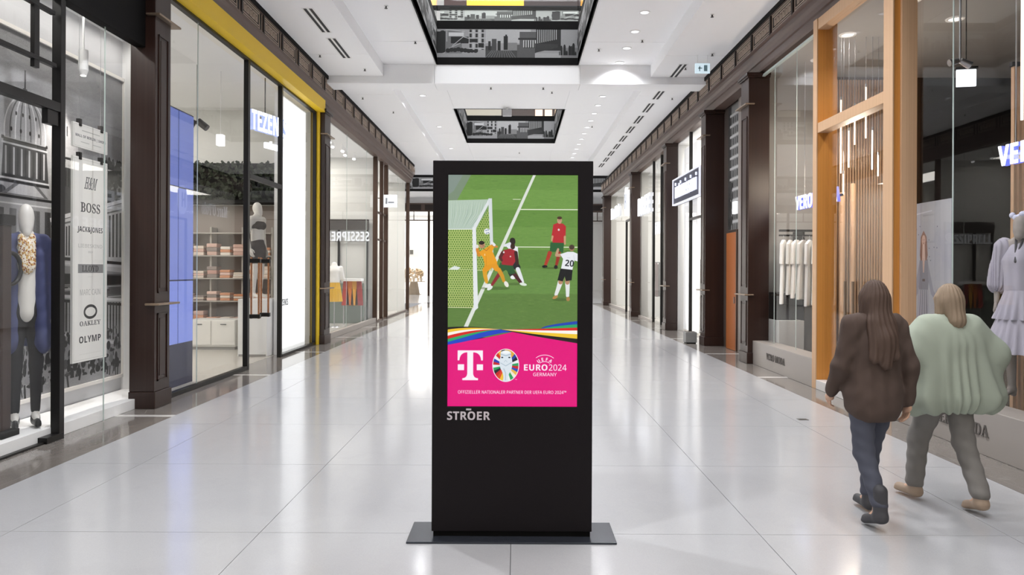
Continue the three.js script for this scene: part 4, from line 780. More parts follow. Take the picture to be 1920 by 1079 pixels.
// ---------------------------------------------------------------- right fashion shop: oak entrance, plinths, poster, slats and tube lamps
{
  const post = (d0, d1, y1) => rbox(4.3, 4.46, 0, y1, d0, d1, 0.005);
  const t = frameOf('door');
  obj('post', post(10.3, 10.42, 5.3), MAT.oak, t); for (const [a, b] of [[10.295, 10.425], [8.215, 8.425]]) obj('front_board', rbox(4.285, 4.302, 0, 5.3, a, b, 0.003), MAT.oakPale, t);
  obj('post', rbox(4.3, 4.38, 0, 5.3, 8.23, 8.42, 0.004), MAT.oak, t); obj('post', rbox(4.38, 4.56, 0, 5.3, 8.2, 8.42, 0.005), MAT.oakPale, t); obj('post', rbox(4.46, 4.58, 0, 5.3, 10.3, 10.42, 0.005), MAT.oak, t);
  obj('lintel', rbox(4.3, 4.46, 5.14, 5.3, 8.42, 10.3, 0.005), MAT.oakPale, t);
  obj('transom', rbox(4.3, 4.46, 3.66, 3.8, 8.42, 10.3, 0.005), MAT.oakPale, t);
  obj('pane', box(4.4, 4.412, 3.8, 5.14, 8.43, 10.29), MAT.glass, t);
  obj('glass_leaf', box(4.4, 4.412, 0.14, 3.65, 8.43, 9.35), MAT.glass, t); obj('glass_leaf', box(4.4, 4.412, 0.14, 3.65, 9.37, 10.29), MAT.glass, t);
  obj('step', rbox(4.29, 4.7, 0, 0.13, 8.42, 10.3, 0.005), std(0xcfccca, 0.35), t);
  for (const d of [9.26, 9.48]) { const h = obj('door_pull', cyl(0.018, 0.018, 1.35, 4.33, 0.2, d, 14), MAT.brass, t); }
  // plinths under the windows
  for (const [a, b] of [[3.1, 8.22], [10.42, 13.18]]) struct('trim', rbox(4.29, 4.62, 0, 0.42, a, b, 0.006), MAT.plinth);
  for (const [d, lab] of [[6.95, 'dark raised letters on the stone plinth of the nearest right window'], [11.9, 'dark raised letters on the stone plinth beyond the oak entrance']]) tag((() => { const m = obj('plinth_lettering', letters('VERO MODA', 0.11, 0.008, fontSerif, 0.85).rotateY(-Math.PI / 2), std(0x55504c, 0.5)); m.position.set(4.29, 0.17, -d); return m; })(), lab, 'lettering');
  // poster
  const pt = thing('fashion_poster', 'tall pale grey poster of a woman in a loose dress behind the right glass', 'poster', [4.72, 0.86, 8.32]);
  const ptex = canvas(512, 800, (g, W, Hh) => {
    g.fillStyle = '#a3a4ad'; g.fillRect(0, 0, W, Hh);
    for (let i = 0; i < 40; i++) { g.fillStyle = 'rgba(190,192,200,0.07)'; g.beginPath(); g.ellipse(rnd() * W, rnd() * Hh, rr(40, 150), rr(40, 150), 0, 0, 7); g.fill(); }
    const S = (pts, col, w) => { g.strokeStyle = col; g.lineWidth = w; g.lineCap = 'round'; g.beginPath(); pts.forEach(([x, y], i) => i ? g.lineTo(x, y) : g.moveTo(x, y)); g.stroke(); };
    const F = (pts, col) => { g.fillStyle = col; g.beginPath(); pts.forEach(([x, y], i) => i ? g.lineTo(x, y) : g.moveTo(x, y)); g.closePath(); g.fill(); };
    // scrolls of sprigs at the left and below
    for (let i = 0; i < 60; i++) { const x = 40 + rr(-30, 60) + Math.sin(i) * 20, y = rr(60, 640); S([[x, y], [x + rr(-16, 16), y + rr(8, 34)]], ['#5d5e72', '#7b6878', '#4a4c5c'][i % 3], rr(1.5, 4)); }
    F([[120, 100], [150, 60], [160, 130], [186, 150], [150, 168], [112, 150]], '#8c8296'); for (let i = 0; i < 12; i++) { g.fillStyle = '#4f5060'; g.fillRect(rr(150, 400), rr(120, 330), 6, 6); }
    S([[180, 62], [330, 52]], '#c3c5cc', 7);
    // woman: hair, face, neck, sleeves, bodice, pleated skirt
    F([[222, 196], [250, 160], [280, 196], [292, 300], [276, 352], [226, 352], [214, 300]], '#8a6252'); g.fillStyle = '#c9a593'; g.beginPath(); g.ellipse(251, 216, 19, 30, 0, 0, 7); g.fill(); F([[240, 240], [262, 240], [268, 330], [236, 330]], '#d0b3a4'); g.fillStyle = '#5a4038'; g.fillRect(242, 212, 6, 3); g.fillRect(256, 212, 6, 3); g.fillRect(246, 232, 10, 3);
    F([[212, 330], [292, 330], [310, 400], [296, 500], [206, 500], [194, 400]], '#84848f'); F([[240, 318], [264, 318], [256, 400], [246, 400]], '#c8aa9b'); g.fillStyle = '#5d4a4a'; g.fillRect(240, 436, 26, 14);
    F([[212, 336], [180, 430], [150, 520], [98, 596], [120, 604], [196, 520], [212, 440]], '#8f8f9a'); F([[292, 336], [322, 420], [350, 500], [416, 566], [396, 580], [326, 520], [298, 440]], '#8f8f9a'); F([[396, 556], [424, 566], [430, 586], [400, 580]], '#b08c7c'); F([[98, 590], [122, 602], [96, 634], [88, 624]], '#b08c7c');
    F([[206, 496], [296, 496], [316, 760], [176, 760]], '#9a9aa6'); for (let i = 0; i < 9; i++) S([[216 + i * 9, 500], [188 + i * 15, 756]], i % 2 ? '#74747f' : '#b7b8c2', 4);
    for (let i = 0; i < 30; i++) { const x = rr(300, 480), y = rr(680, 780); S([[x, y], [x + rr(-14, 14), y - rr(10, 40)]], ['#66606c', '#8c7f74', '#5d5e72'][i % 3], 4); }
  });
  const pg = new THREE.PlaneGeometry(1.04, 1.62).rotateY(-Math.PI / 2).translate(-0.0085, 0.81, 0);
  obj('board', box(-0.008, 0.008, 0, 1.62, -0.52, 0.52), std(0xa9aab2, 0.6), pt); obj('print', pg, new THREE.MeshStandardMaterial({ map: ptex, roughness: 0.6 }), pt);
  obj('stand', [box(-0.03, 0.03, -0.86 + 0.12, 0, -0.4, -0.36), box(-0.03, 0.03, -0.74, 0, 0.36, 0.4)], MAT.blackMetal, pt);
  // vertical slats on the side wall and at the right edge
  const sl = thing('slat_screen', 'screen of thin upright oak slats on the inner wall seen through the entrance', 'slat screen', [6.4, 0, 13.2]);
  for (let i = 0; i < 26; i++) obj('slat', rbox(-0.64 + i * 0.05, -0.618 + i * 0.05, 0.12, 5.2, 0, 0.05, 0.002), MAT.oakPale, sl);
  const s2 = thing('slat_screen', 'upright oak slats behind the dressed mannequin at the right edge', 'slat screen', [5.45, 0, 7.75]);
  for (let i = 0; i < 6; i++) obj('slat', rbox(-0.1 + i * 0.055, -0.07 + i * 0.055, 0.12, 3.9, 0, 0.05, 0.002), MAT.oakPale, s2);
  obj('rail', rbox(-0.12, 0.24, 3.9, 3.95, 0, 0.05, 0.003), MAT.blackMetal, s2);
  [5.1, 5.27, 5.52, 5.7].forEach((x, i) => { const p = thing('oak_pillar', ['first', 'second', 'third', 'fourth'][i] + ' from the left of four pale round timber pillars inside the entrance', 'pillar', [x, 0, 12.2]); obj('pole', cyl(0.045, 0.045, 2.6 + i * 0.15, 0, 0.12, 0, 14), MAT.oakPale, p); obj('foot', cyl(0.07, 0.07, 0.02, 0, 0.12, 0, 14), MAT.blackMetal, p); });
  // hanging light tubes
  const D = 11;
  [[4.79, 3.5, 0.34], [4.95, 3.18, 1.12], [4.87, 3.1, 0.3], [5.07, 3.27, 0.56], [5.16, 3.62, 0.58], [5.33, 3.72, 0.78], [5.43, 3.24, 0.6], [5.52, 3.14, 0.32], [5.63, 2.93, 0.62], [4.99, 2.85, 0.32]].forEach(([x, y, h], i) => {
    const t2 = thing('tube_lamp', 'slim glowing white tube lamp hanging upright inside the oak entrance', 'lamp', [x, y, D], 'hanging tube lamps');
    obj('glowing_tube', cyl(0.011, 0.011, h, 0, 0, 0, 10), glow(0xfff1dc, 1.6), t2); obj('cap', cyl(0.013, 0.013, 0.05, 0, h, 0, 10), MAT.steel, t2); obj('cord', cyl(0.003, 0.003, 5.27 - y - h - 0.05, 0, h + 0.05, 0, 6), MAT.steel, t2);
  });
  const big = thing('tube_lamp', 'long glowing tube lamp along the slats at the right picture edge', 'lamp', [4.98, 3.18, 7.1]); obj('glowing_tube', cyl(0.014, 0.014, 1.6, 0, 0, 0, 10), glow(0xffe9cc, 1.5), big); obj('cap', cyl(0.017, 0.017, 0.05, 0, 1.6, 0, 10), MAT.steel, big); obj('cord', cyl(0.003, 0.003, 0.43, 0, 1.65, 0, 6), MAT.steel, big);
  const pl = new THREE.PointLight(0xffeed8, 3.2, 0, 2); pl.position.set(5.2, 3.4, -11); pl.castShadow = true; pl.shadow.radius = 8; pl.name = 'tube_glow'; scene.add(pl);
  const tr = thing('track_spotlight', 'silver track spotlight high behind the nearest right glass', 'spotlight', [4.95, 4.0, 8.05]);
  obj('head', [new THREE.CylinderGeometry(0.03, 0.045, 0.12, 14).rotateZ(1.1).translate(0.06, 0.02, 0), new THREE.CylinderGeometry(0.03, 0.04, 0.1, 14).rotateZ(-1.3).translate(-0.07, 0.03, 0)], MAT.steel, tr); obj('stem', cyl(0.012, 0.012, 1.25, 0, 0.02, 0, 8), MAT.steel, tr);
  // clothes rail with white garments, black cabinet, blocks
  const rl = thing('clothes_rail', 'black wall rail with brackets above the white garments', 'clothes rail', [5.1, 0, 12.75]);
  obj('bar', [rbox(-0.45, 0.55, 2.38, 2.42, -0.02, 0.02, 0.004)], MAT.blackMetal, rl); obj('bar', [rbox(-0.45, 0.55, 2.3, 2.33, -0.02, 0.02, 0.004)], MAT.blackMetal, rl); for (const x of [0.0, 0.5]) obj('bracket', rbox(x - 0.015, x + 0.015, 0.12, 2.4, 0.02, 0.5, 0.003), MAT.blackMetal, rl);
  const gm = [0xe9e8e4, 0xdcdbd6, 0xf0efec, 0xcfcdc8].map((c) => std(c, 0.9));
  for (let i = 0; i < 8; i++) {
    const g0 = new THREE.Shape(); const w = rr(0.15, 0.2), h = rr(0.85, 1.15);
    g0.moveTo(-0.04, 0); g0.lineTo(0.04, 0); g0.lineTo(w, -0.07); g0.lineTo(w * 1.15, -0.4); g0.lineTo(w * 0.8, -0.42); g0.lineTo(w * 1.1, -h); g0.lineTo(-w * 1.1, -h); g0.lineTo(-w * 0.8, -0.42); g0.lineTo(-w * 1.15, -0.4); g0.lineTo(-w, -0.07); g0.closePath();
    const t3 = thing('hanging_garment', 'white garment hanging on the black rail in the right shop window', 'garment', [4.72 + i * 0.115, 2.22, 12.75], 'white garments on the black rail', Math.PI / 2 - 0.75 + rr(-0.15, 0.15));
    obj('cloth', flat(new THREE.ExtrudeGeometry(g0, { depth: 0.03, bevelEnabled: true, bevelSize: 0.015, bevelThickness: 0.012, bevelSegments: 2, curveSegments: 4 })), gm[i % 4], t3);
    obj('hanger', [new THREE.TorusGeometry(0.03, 0.004, 6, 14, 4.4).translate(0, 0.06, 0.015), new THREE.CylinderGeometry(0.003, 0.003, 0.05, 6).translate(0, 0.01, 0.015)], MAT.steel, t3);
  }
  const cb = thing('black_cabinet', 'low black cabinet on a pale block beside the dark pilaster', 'cabinet', [4.72, 0.82, 12.85]);
  obj('carcass', rbox(-0.14, 0.2, 0, 0.48, -0.2, 0.2, 0.006), MAT.black, cb); obj('door', rbox(-0.13, 0.19, 0.02, 0.46, -0.212, -0.2, 0.003), MAT.blackMetal, cb);
  const bl = thing('display_plinth', 'pale grey display block under the black cabinet', 'plinth', [4.8, 0.12, 12.8]); obj('block', rbox(-0.22, 0.22, 0, 0.7, -0.26, 0.26, 0.006), std(0xa3a3a0, 0.6), bl); obj('foot', box(-0.21, 0.21, 0, 0.03, -0.265, -0.26), MAT.shopGrey, bl);
}

// ---------------------------------------------------------------- recess between the pilasters on the right
{
  struct('wall_right', box(4.64, 4.75, 0, 5.27, 13.4, 16.5), std(0x4a413c, 0.5));
  struct('wall_right', box(4.6, 4.64, 0, 5.27, 13.5, 14.95), std(0x8a817b, 0.35));
  const d = frameOf('door'); obj('leaf', rbox(4.585, 4.64, 0.005, 2.5, 15.0, 15.72, 0.004), std(0xffffff, 0.45, { map: rep(grainTex('160,88,34', '90,40,10', 60), 3, 1) }), d); obj('frame', box(4.57, 4.6, 0, 2.54, 14.95, 15.0), MAT.bronze, d); obj('handle', rbox(4.55, 4.57, 1.0, 1.14, 15.06, 15.08, 0.003), MAT.steel, d);
  const bt = canvas(128, 512, (g, W, Hh) => { g.fillStyle = greys(118); g.fillRect(0, 0, W, Hh); g.fillStyle = greys(44); g.fillRect(0, 0, 40, Hh); for (let j = 0; j < 11; j++) { g.fillStyle = greys(170); g.fillRect(20, 34 + j * 44, 108, 10); for (let i = 0; i < 4; i++) { g.fillStyle = greys(i % 2 ? 30 : 62); g.fillRect(30 + i * 25, 48 + j * 44, 14, 26); } } for (let i = 0; i < 60; i++) { g.fillStyle = greys(rr(16, 60)); g.beginPath(); g.ellipse(rr(0, 50), rr(320, 500), rr(4, 14), rr(6, 20), 0, 0, 7); g.fill(); } });
  const p = thing('building_print', 'tall narrow grey print of a building facade above the orange door', 'print', [4.62, 2.56, 15.36]);
  obj('board', box(0, 0.018, 0, 2.66, -0.36, 0.36), MAT.shopGrey, p); obj('print', new THREE.PlaneGeometry(0.72, 2.66).rotateY(-Math.PI / 2).translate(-0.001, 1.33, 0), new THREE.MeshStandardMaterial({ map: bt, roughness: 0.5 }), p);
  const wbox = thing('wall_sign', 'small white lit box sign on the print above the orange door', 'sign', [4.58, 2.88, 15.1]); obj('lit_box', rbox(-0.03, 0.03, 0, 0.26, -0.1, 0.1, 0.006), glow(0xf4f6ff, 0.9), wbox); obj('back_plate', box(0.03, 0.04, -0.01, 0.27, -0.11, 0.11), MAT.shopGrey, wbox);
  [[1.22, 0.18, 0xd9d4d0, 'white and red notice on the grey strip beside the orange door, top one'], [0.66, 0.36, 0xd0ccc8, 'white notice with red line on the grey strip beside the orange door, middle one'], [0.2, 0.3, 0xe2e0dc, 'white notice on the grey strip beside the orange door, lowest']].forEach(([y, h, c, lab], i) => { const n = thing('notice', lab, 'notice', [4.592, y, 14.5]); obj('sheet', box(-0.002, 0.006, 0, h, -0.12, 0.12), std(c, 0.6), n); if (i < 2) obj('red_mark', box(-0.005, -0.002, h * 0.3, h * 0.6, -0.06, 0.05), std(0xb0392f, 0.6), n); });
}

{
  const t = thing('shop_downlight', 'round downlight in the grey ceiling of the right fashion shop', 'downlight', [5.1, 5.27, 12.2], 'downlights in the right fashion shop');
  obj('trim_ring', new THREE.LatheGeometry([[0.08, 0], [0.085, -0.014], [0.12, -0.014], [0.125, 0]].map(([x, y]) => new THREE.Vector2(x, y)), 24), MAT.white, t);
  obj('lamp_disc', cyl(0.082, 0.082, 0.008, 0, -0.01, 0, 24), glow(0xfff6e8, 2), t);
  [[5.1, 12.2], [5.0, 10.9], [5.2, 9.5], [6.2, 11.8], [6.2, 10.2]].forEach(([x, d], i) => {
    if (i) cloneAt(t, [x, 5.27, d]);
    const l = new THREE.SpotLight(0xfff6ea, 5, 0, 1.1, 0.6, 2); l.position.set(x, 5.24, -d); l.target.position.set(x, 0, -d); l.castShadow = true; l.shadow.radius = 3; l.name = 'downlight_beam'; scene.add(l, l.target);
  });
}

// ---------------------------------------------------------------- figures: bodies from joined tapered capsules, meshed on a grid
const smin = (a, b, k) => { const h = Math.max(k - Math.abs(a - b), 0) / k; return Math.min(a, b) - h * h * k * 0.25; };
function capsule(p, c) {
  const [ax, ay, az] = c.a, bx = c.b[0] - ax, by = c.b[1] - ay, bz = c.b[2] - az, px = p[0] - ax, py = p[1] - ay, pz = p[2] - az;
  const t = Math.max(0, Math.min(1, (px * bx + py * by + pz * bz) / (bx * bx + by * by + bz * bz + 1e-9)));
  const s = c.s ?? [1, 1, 1], dx = (px - bx * t) / s[0], dy = (py - by * t) / s[1], dz = (pz - bz * t) / s[2];
  return Math.hypot(dx, dy, dz) - (c.ra + (c.rb - c.ra) * t);
}
const cap = (a, b, ra, rb = ra, k = 0.03, s) => ({ a, b, ra, rb, k, s });
function meshField(list, cell, warp) { // surface nets
  const lo = [1e9, 1e9, 1e9], hi = [-1e9, -1e9, -1e9];
  for (const c of list) { if (c.cut) continue; const r = Math.max(c.ra, c.rb) * Math.max(...(c.s ?? [1])) + 0.05; for (let i = 0; i < 3; i++) { lo[i] = Math.min(lo[i], c.a[i] - r, c.b[i] - r); hi[i] = Math.max(hi[i], c.a[i] + r, c.b[i] + r); } }
  const n = [0, 1, 2].map((i) => Math.ceil((hi[i] - lo[i]) / cell) + 2), f = new Float32Array(n[0] * n[1] * n[2]);
  for (const c of list) { c.m = [0, 1, 2].map((i) => (c.a[i] + c.b[i]) / 2); const q = Math.max(...(c.s ?? [1])); c.R = Math.hypot(c.a[0] - c.b[0], c.a[1] - c.b[1], c.a[2] - c.b[2]) / 2 + Math.max(c.ra, c.rb) * q; c.q = 1 / q; }
  const at = (p) => { let d = 0.3; for (const c of list) { if (!c.cut && (Math.hypot(p[0] - c.m[0], p[1] - c.m[1], p[2] - c.m[2]) - c.R) * c.q > d + c.k) continue; const e = capsule(p, c); d = c.cut ? Math.max(d, -e) : smin(d, e, c.k); } return warp ? d + warp(p) : d; };
  const id = (x, y, z) => (z * n[1] + y) * n[0] + x;
  for (let z = 0; z < n[2]; z++) for (let y = 0; y < n[1]; y++) for (let x = 0; x < n[0]; x++) f[id(x, y, z)] = at([lo[0] + x * cell, lo[1] + y * cell, lo[2] + z * cell]);
  const vert = new Int32Array(f.length).fill(-1), pos = [], nor = [], idx = [];
  for (let z = 0; z < n[2] - 1; z++) for (let y = 0; y < n[1] - 1; y++) for (let x = 0; x < n[0] - 1; x++) {
    let sx = 0, sy = 0, sz = 0, m = 0;
    const v = []; let inside = 0;
    for (let k = 0; k < 8; k++) { v[k] = f[id(x + (k & 1), y + (k >> 1 & 1), z + (k >> 2))]; if (v[k] < 0) inside++; }
    if (!inside || inside === 8) continue;
    for (const [a, b] of EDGES) if (v[a] < 0 !== v[b] < 0) { const t = v[a] / (v[a] - v[b]); sx += (a & 1) + ((b & 1) - (a & 1)) * t; sy += (a >> 1 & 1) + ((b >> 1 & 1) - (a >> 1 & 1)) * t; sz += (a >> 2) + ((b >> 2) - (a >> 2)) * t; m++; }
    const p = [lo[0] + (x + sx / m) * cell, lo[1] + (y + sy / m) * cell, lo[2] + (z + sz / m) * cell], e = cell * 0.5;
    vert[id(x, y, z)] = pos.length / 3; pos.push(...p);
    const g = [at([p[0] + e, p[1], p[2]]) - at([p[0] - e, p[1], p[2]]), at([p[0], p[1] + e, p[2]]) - at([p[0], p[1] - e, p[2]]), at([p[0], p[1], p[2] + e]) - at([p[0], p[1], p[2] - e])], L = Math.hypot(...g) || 1;
    nor.push(g[0] / L, g[1] / L, g[2] / L);
  }
  const quad = (a, b, c, d, flip) => { if (a < 0 || b < 0 || c < 0 || d < 0) return; if (flip) idx.push(a, c, b, a, d, c); else idx.push(a, b, c, a, c, d); };
  for (let z = 1; z < n[2] - 1; z++) for (let y = 1; y < n[1] - 1; y++) for (let x = 1; x < n[0] - 1; x++) {
    const s0 = f[id(x, y, z)] < 0;
    if (s0 !== f[id(x + 1, y, z)] < 0) quad(vert[id(x, y - 1, z - 1)], vert[id(x, y, z - 1)], vert[id(x, y, z)], vert[id(x, y - 1, z)], !s0);
    if (s0 !== f[id(x, y + 1, z)] < 0) quad(vert[id(x - 1, y, z - 1)], vert[id(x - 1, y, z)], vert[id(x, y, z)], vert[id(x, y, z - 1)], !s0);
    if (s0 !== f[id(x, y, z + 1)] < 0) quad(vert[id(x - 1, y - 1, z)], vert[id(x, y - 1, z)], vert[id(x, y, z)], vert[id(x - 1, y, z)], !s0);
  }
  const g = new THREE.BufferGeometry();
  g.setAttribute('position', new THREE.Float32BufferAttribute(pos, 3)); g.setAttribute('normal', new THREE.Float32BufferAttribute(nor, 3)); g.setAttribute('uv', new THREE.Float32BufferAttribute(new Float32Array(pos.length / 3 * 2), 2)); g.setIndex(idx);
  return g;
}
const EDGES = [[0, 1], [2, 3], [4, 5], [6, 7], [0, 2], [1, 3], [4, 6], [5, 7], [0, 4], [1, 5], [2, 6], [3, 7]];
// a figure faces -z; j holds its joints
function joints(o = {}) {
  const j = { pelvis: [0, 0.9, 0], chest: [0, 1.25, 0.01], neck: [0, 1.42, 0.015], head: [0, 1.545, -0.005], shL: [-0.17, 1.375, 0.01], shR: [0.17, 1.375, 0.01], elL: [-0.215, 1.1, 0.03], elR: [0.215, 1.1, 0.03], wrL: [-0.22, 0.86, -0.03], wrR: [0.22, 0.86, -0.03], hipL: [-0.09, 0.87, 0], hipR: [0.09, 0.87, 0], knL: [-0.095, 0.47, -0.01], knR: [0.095, 0.47, -0.01], anL: [-0.095, 0.075, 0.02], anR: [0.095, 0.075, 0.02], toeL: [-0.105, 0.03, -0.13], toeR: [0.105, 0.03, -0.13], ...o };
  return j;
}
const mix3 = (a, b, t) => a.map((v, i) => v + (b[i] - v) * t), add3 = (a, b) => a.map((v, i) => v + b[i]);
function headParts(j, egg) {
  const h = j.head, A = (x, y, z) => [h[0] + x, h[1] + y, h[2] + z];
  const p = [cap(A(0, 0.03, 0.012), A(0, 0.035, 0.02), 0.085, 0.085, 0.02, [0.9, 1.18, 1.08]), cap(A(0, -0.045, -0.04), A(0, -0.075, -0.055), 0.052, 0.04, 0.05, [1, 1, 0.9]), cap(A(0, -0.02, 0.01), j.neck, 0.055, 0.055, 0.03)];
  if (egg) return p;
  p.push(cap(A(0, 0.012, -0.088), A(0, -0.018, -0.104), 0.009, 0.013, 0.012)); // nose
  for (const s of [-1, 1]) p.push(cap(A(s * 0.08, 0.015, 0.015), A(s * 0.084, -0.015, 0.01), 0.012, 0.008, 0.008, [0.6, 1.4, 1]), cap(A(s * 0.03, 0.03, -0.086), A(s * 0.036, 0.03, -0.084), 0.012, 0.011, 0.01), cap(A(s * 0.018, 0.043, -0.09), A(s * 0.046, 0.04, -0.08), 0.007, 0.006, 0.012));
  p.push(cap(A(-0.02, -0.046, -0.083), A(0.02, -0.046, -0.083), 0.008, 0.008, 0.008), cap(A(-0.016, -0.058, -0.081), A(0.016, -0.058, -0.081), 0.008, 0.008, 0.006));
  return p;
}
function handParts(el, wr, side) { // palm and five curled fingers, hanging from the wrist
  const v = new THREE.Vector3(...wr).sub(new THREE.Vector3(...el)).normalize(), out = new THREE.Vector3(side, 0, 0), fwd = new THREE.Vector3().crossVectors(out, v).multiplyScalar(side).normalize();
  const P = (along, f, inw) => [0, 1, 2].map((i) => wr[i] + v.getComponent(i) * along + fwd.getComponent(i) * f - out.getComponent(i) * inw);
  const p = [cap(wr, P(0.05, 0, 0.004), 0.024, 0.03, 0.02, [0.75, 1, 1]), cap(P(0.05, -0.018, 0.004), P(0.085, 0.022, 0.004), 0.024, 0.022, 0.02, [0.75, 1, 1])];
  [[0.03, 0.072, 0.0085], [0.011, 0.08, 0.0088], [-0.009, 0.074, 0.0085], [-0.027, 0.058, 0.0075]].forEach(([f, L, r]) => { const a = P(0.088, f, 0.004), b = P(0.088 + L * 0.45, f, 0.012), c = P(0.088 + L * 0.72, f, 0.03), d = P(0.088 + L * 0.85, f, 0.048); p.push(cap(a, b, r, r * 0.95, 0.005), cap(b, c, r * 0.95, r * 0.88, 0.005), cap(c, d, r * 0.88, r * 0.75, 0.005)); });
  p.push(cap(P(0.03, 0.03, 0.01), P(0.062, 0.05, 0.024), 0.013, 0.0105, 0.012), cap(P(0.062, 0.05, 0.024), P(0.09, 0.05, 0.036), 0.0105, 0.0085, 0.005));
  return p;
}
function bodyParts(j) {
  const p = [cap(j.pelvis, mix3(j.pelvis, j.chest, 0.5), 0.115, 0.098, 0.06, [1.25, 1, 0.86]), cap(mix3(j.pelvis, j.chest, 0.5), j.chest, 0.1, 0.115, 0.08, [1.25, 1, 0.86]), cap(j.chest, j.neck, 0.11, 0.055, 0.06, [1.2, 1, 0.85]), cap(j.neck, j.head, 0.05, 0.05, 0.03)];
  for (const s of ['L', 'R']) p.push(cap(j.neck, j['sh' + s], 0.05, 0.055, 0.05), cap(j['sh' + s], j['el' + s], 0.05, 0.038, 0.03), cap(j['el' + s], j['wr' + s], 0.038, 0.025, 0.02), cap(j['hip' + s], j['kn' + s], 0.088, 0.055, 0.05), cap(j['kn' + s], j['an' + s], 0.055, 0.034, 0.03), cap(j['an' + s], j['toe' + s], 0.036, 0.024, 0.03), cap(j['an' + s], add3(j['an' + s], [0, -0.04, 0.03]), 0.032, 0.03, 0.02));
  return p;
}
function bodyMesh(j, { egg = false, cell = 0.016 } = {}) {
  return merge([meshField(bodyParts(j), cell), meshField(headParts(j, egg), 0.0065), meshField(handParts(j.elL, j.wrL, -1), 0.005), meshField(handParts(j.elR, j.wrR, 1), 0.005)]);
}
const legWear = (j, r0, r1, r2, to = 0) => { const p = [cap(j.pelvis, add3(j.pelvis, [0, 0.05, 0]), 0.125, 0.115, 0.04, [1.25, 1, 0.9])]; for (const s of ['L', 'R']) p.push(cap(j['hip' + s], j['kn' + s], r0, r1, 0.05), cap(j['kn' + s], add3(j['an' + s], [0, to, 0]), r1, r2, 0.03)); return p; };
const shoeWear = (j, s, h, r = 0.048) => { const a = j['an' + s], t = j['toe' + s]; return [cap(add3(a, [0, h, 0.005]), add3(a, [0, -0.02, 0.01]), r * 1.05, r, 0.02), cap(add3(a, [0, -0.03, 0.02]), add3(t, [0, 0.012, 0]), r * 0.92, r * 0.74, 0.03, [1, 0.85, 1]), cap(add3(a, [0, -0.045, 0.03]), add3(t, [0, -0.006, -0.01]), r * 0.6, r * 0.62, 0.015, [1.2, 0.6, 1])]; };
const skin = std(0xc79f86, 0.6);

// two shoppers walking away from the camera at the right
{
  const j = joints({ anR: [0.1, 0.09, -0.2], toeR: [0.115, 0.045, -0.35], knR: [0.1, 0.5, -0.17], anL: [-0.08, 0.13, 0.2], toeL: [-0.09, 0.035, 0.07], knL: [-0.09, 0.5, 0.03], elL: [-0.24, 1.1, -0.02], wrL: [-0.23, 0.9, -0.16], elR: [0.24, 1.1, 0.08], wrR: [0.24, 0.86, 0.06] });
  const t = thing('person', 'shopper with long brown hair and dark brown coat walking away, legs in blue-grey trousers', 'person', [2.4, 0, 4.84], undefined, 0.12); t.scale.set(0.9, 0.955, 0.93);
  obj('body', bodyMesh(j), skin, t);
  const coat = std(0x4c3d36, 0.9), jean = std(0x4a4c58, 0.9), boot = std(0x3d3c40, 0.6), hairM = std(0x4d3a30, 0.7);
  const cw = [cap(j.pelvis, j.chest, 0.15, 0.135, 0.06, [1.3, 1, 0.95]), cap(j.chest, j.neck, 0.13, 0.075, 0.06, [1.25, 1, 0.9]), cap([0, 0.84, 0.01], j.pelvis, 0.155, 0.15, 0.06, [1.3, 1, 1]), cap([0.05, 0.8, 0.0], [0.06, 0.95, 0], 0.12, 0.12, 0.06), cap([-0.05, 0.8, 0.03], [-0.06, 0.95, 0], 0.12, 0.12, 0.06)];
  for (const s of ['L', 'R']) cw.push(cap(j.neck, j['sh' + s], 0.07, 0.075, 0.05), cap(j['sh' + s], j['el' + s], 0.075, 0.062, 0.04), cap(j['el' + s], j['wr' + s], 0.062, 0.05, 0.03));
  cw.push({ ...cap([0, 0.55, 0], [0, 0.551, 0], 0.17, 0.17, 0.01, [3, 1, 3]), cut: true });
  obj('coat', meshField(cw, 0.012, (p) => 0.004 * Math.sin(p[1] * 46 + Math.sin(p[0] * 17) * 2) * Math.cos(p[0] * 31) + 0.003 * Math.sin(p[0] * 60 + p[2] * 40)), coat, t);
  obj('trousers', meshField(legWear(j, 0.098, 0.07, 0.056, 0.06), 0.012, (p) => 0.003 * Math.sin(p[1] * 70 + p[0] * 20)), jean, t);
  for (const s of ['L', 'R']) obj('boot', meshField(shoeWear(j, s, 0.14), 0.008), boot, t);
  const h = j.head, hp = [cap(add3(h, [0, 0.045, 0.022]), add3(h, [0, 0.03, 0.03]), 0.096, 0.096, 0.03, [0.95, 1.15, 1]), cap(add3(h, [0, 0, 0.05]), [0, 1.28, 0.13], 0.085, 0.075, 0.04, [1.15, 1, 0.75]), cap([-0.06, 1.4, 0.09], [-0.08, 1.16, 0.14], 0.05, 0.035, 0.04), cap([0.06, 1.4, 0.09], [0.08, 1.18, 0.14], 0.05, 0.035, 0.04), cap([0, 1.3, 0.12], [0, 1.12, 0.15], 0.07, 0.04, 0.04)];
  for (const s of [-1, 1]) hp.push(cap(add3(h, [s * 0.075, 0.04, 0.0]), add3(h, [s * 0.085, -0.12, 0.02]), 0.032, 0.034, 0.03));
  obj('hair', meshField(hp, 0.008, (p) => 0.0035 * Math.sin(Math.atan2(p[0], p[2] + 0.001) * 26 + Math.sin(p[1] * 14) * 1.5)), hairM, t);
}
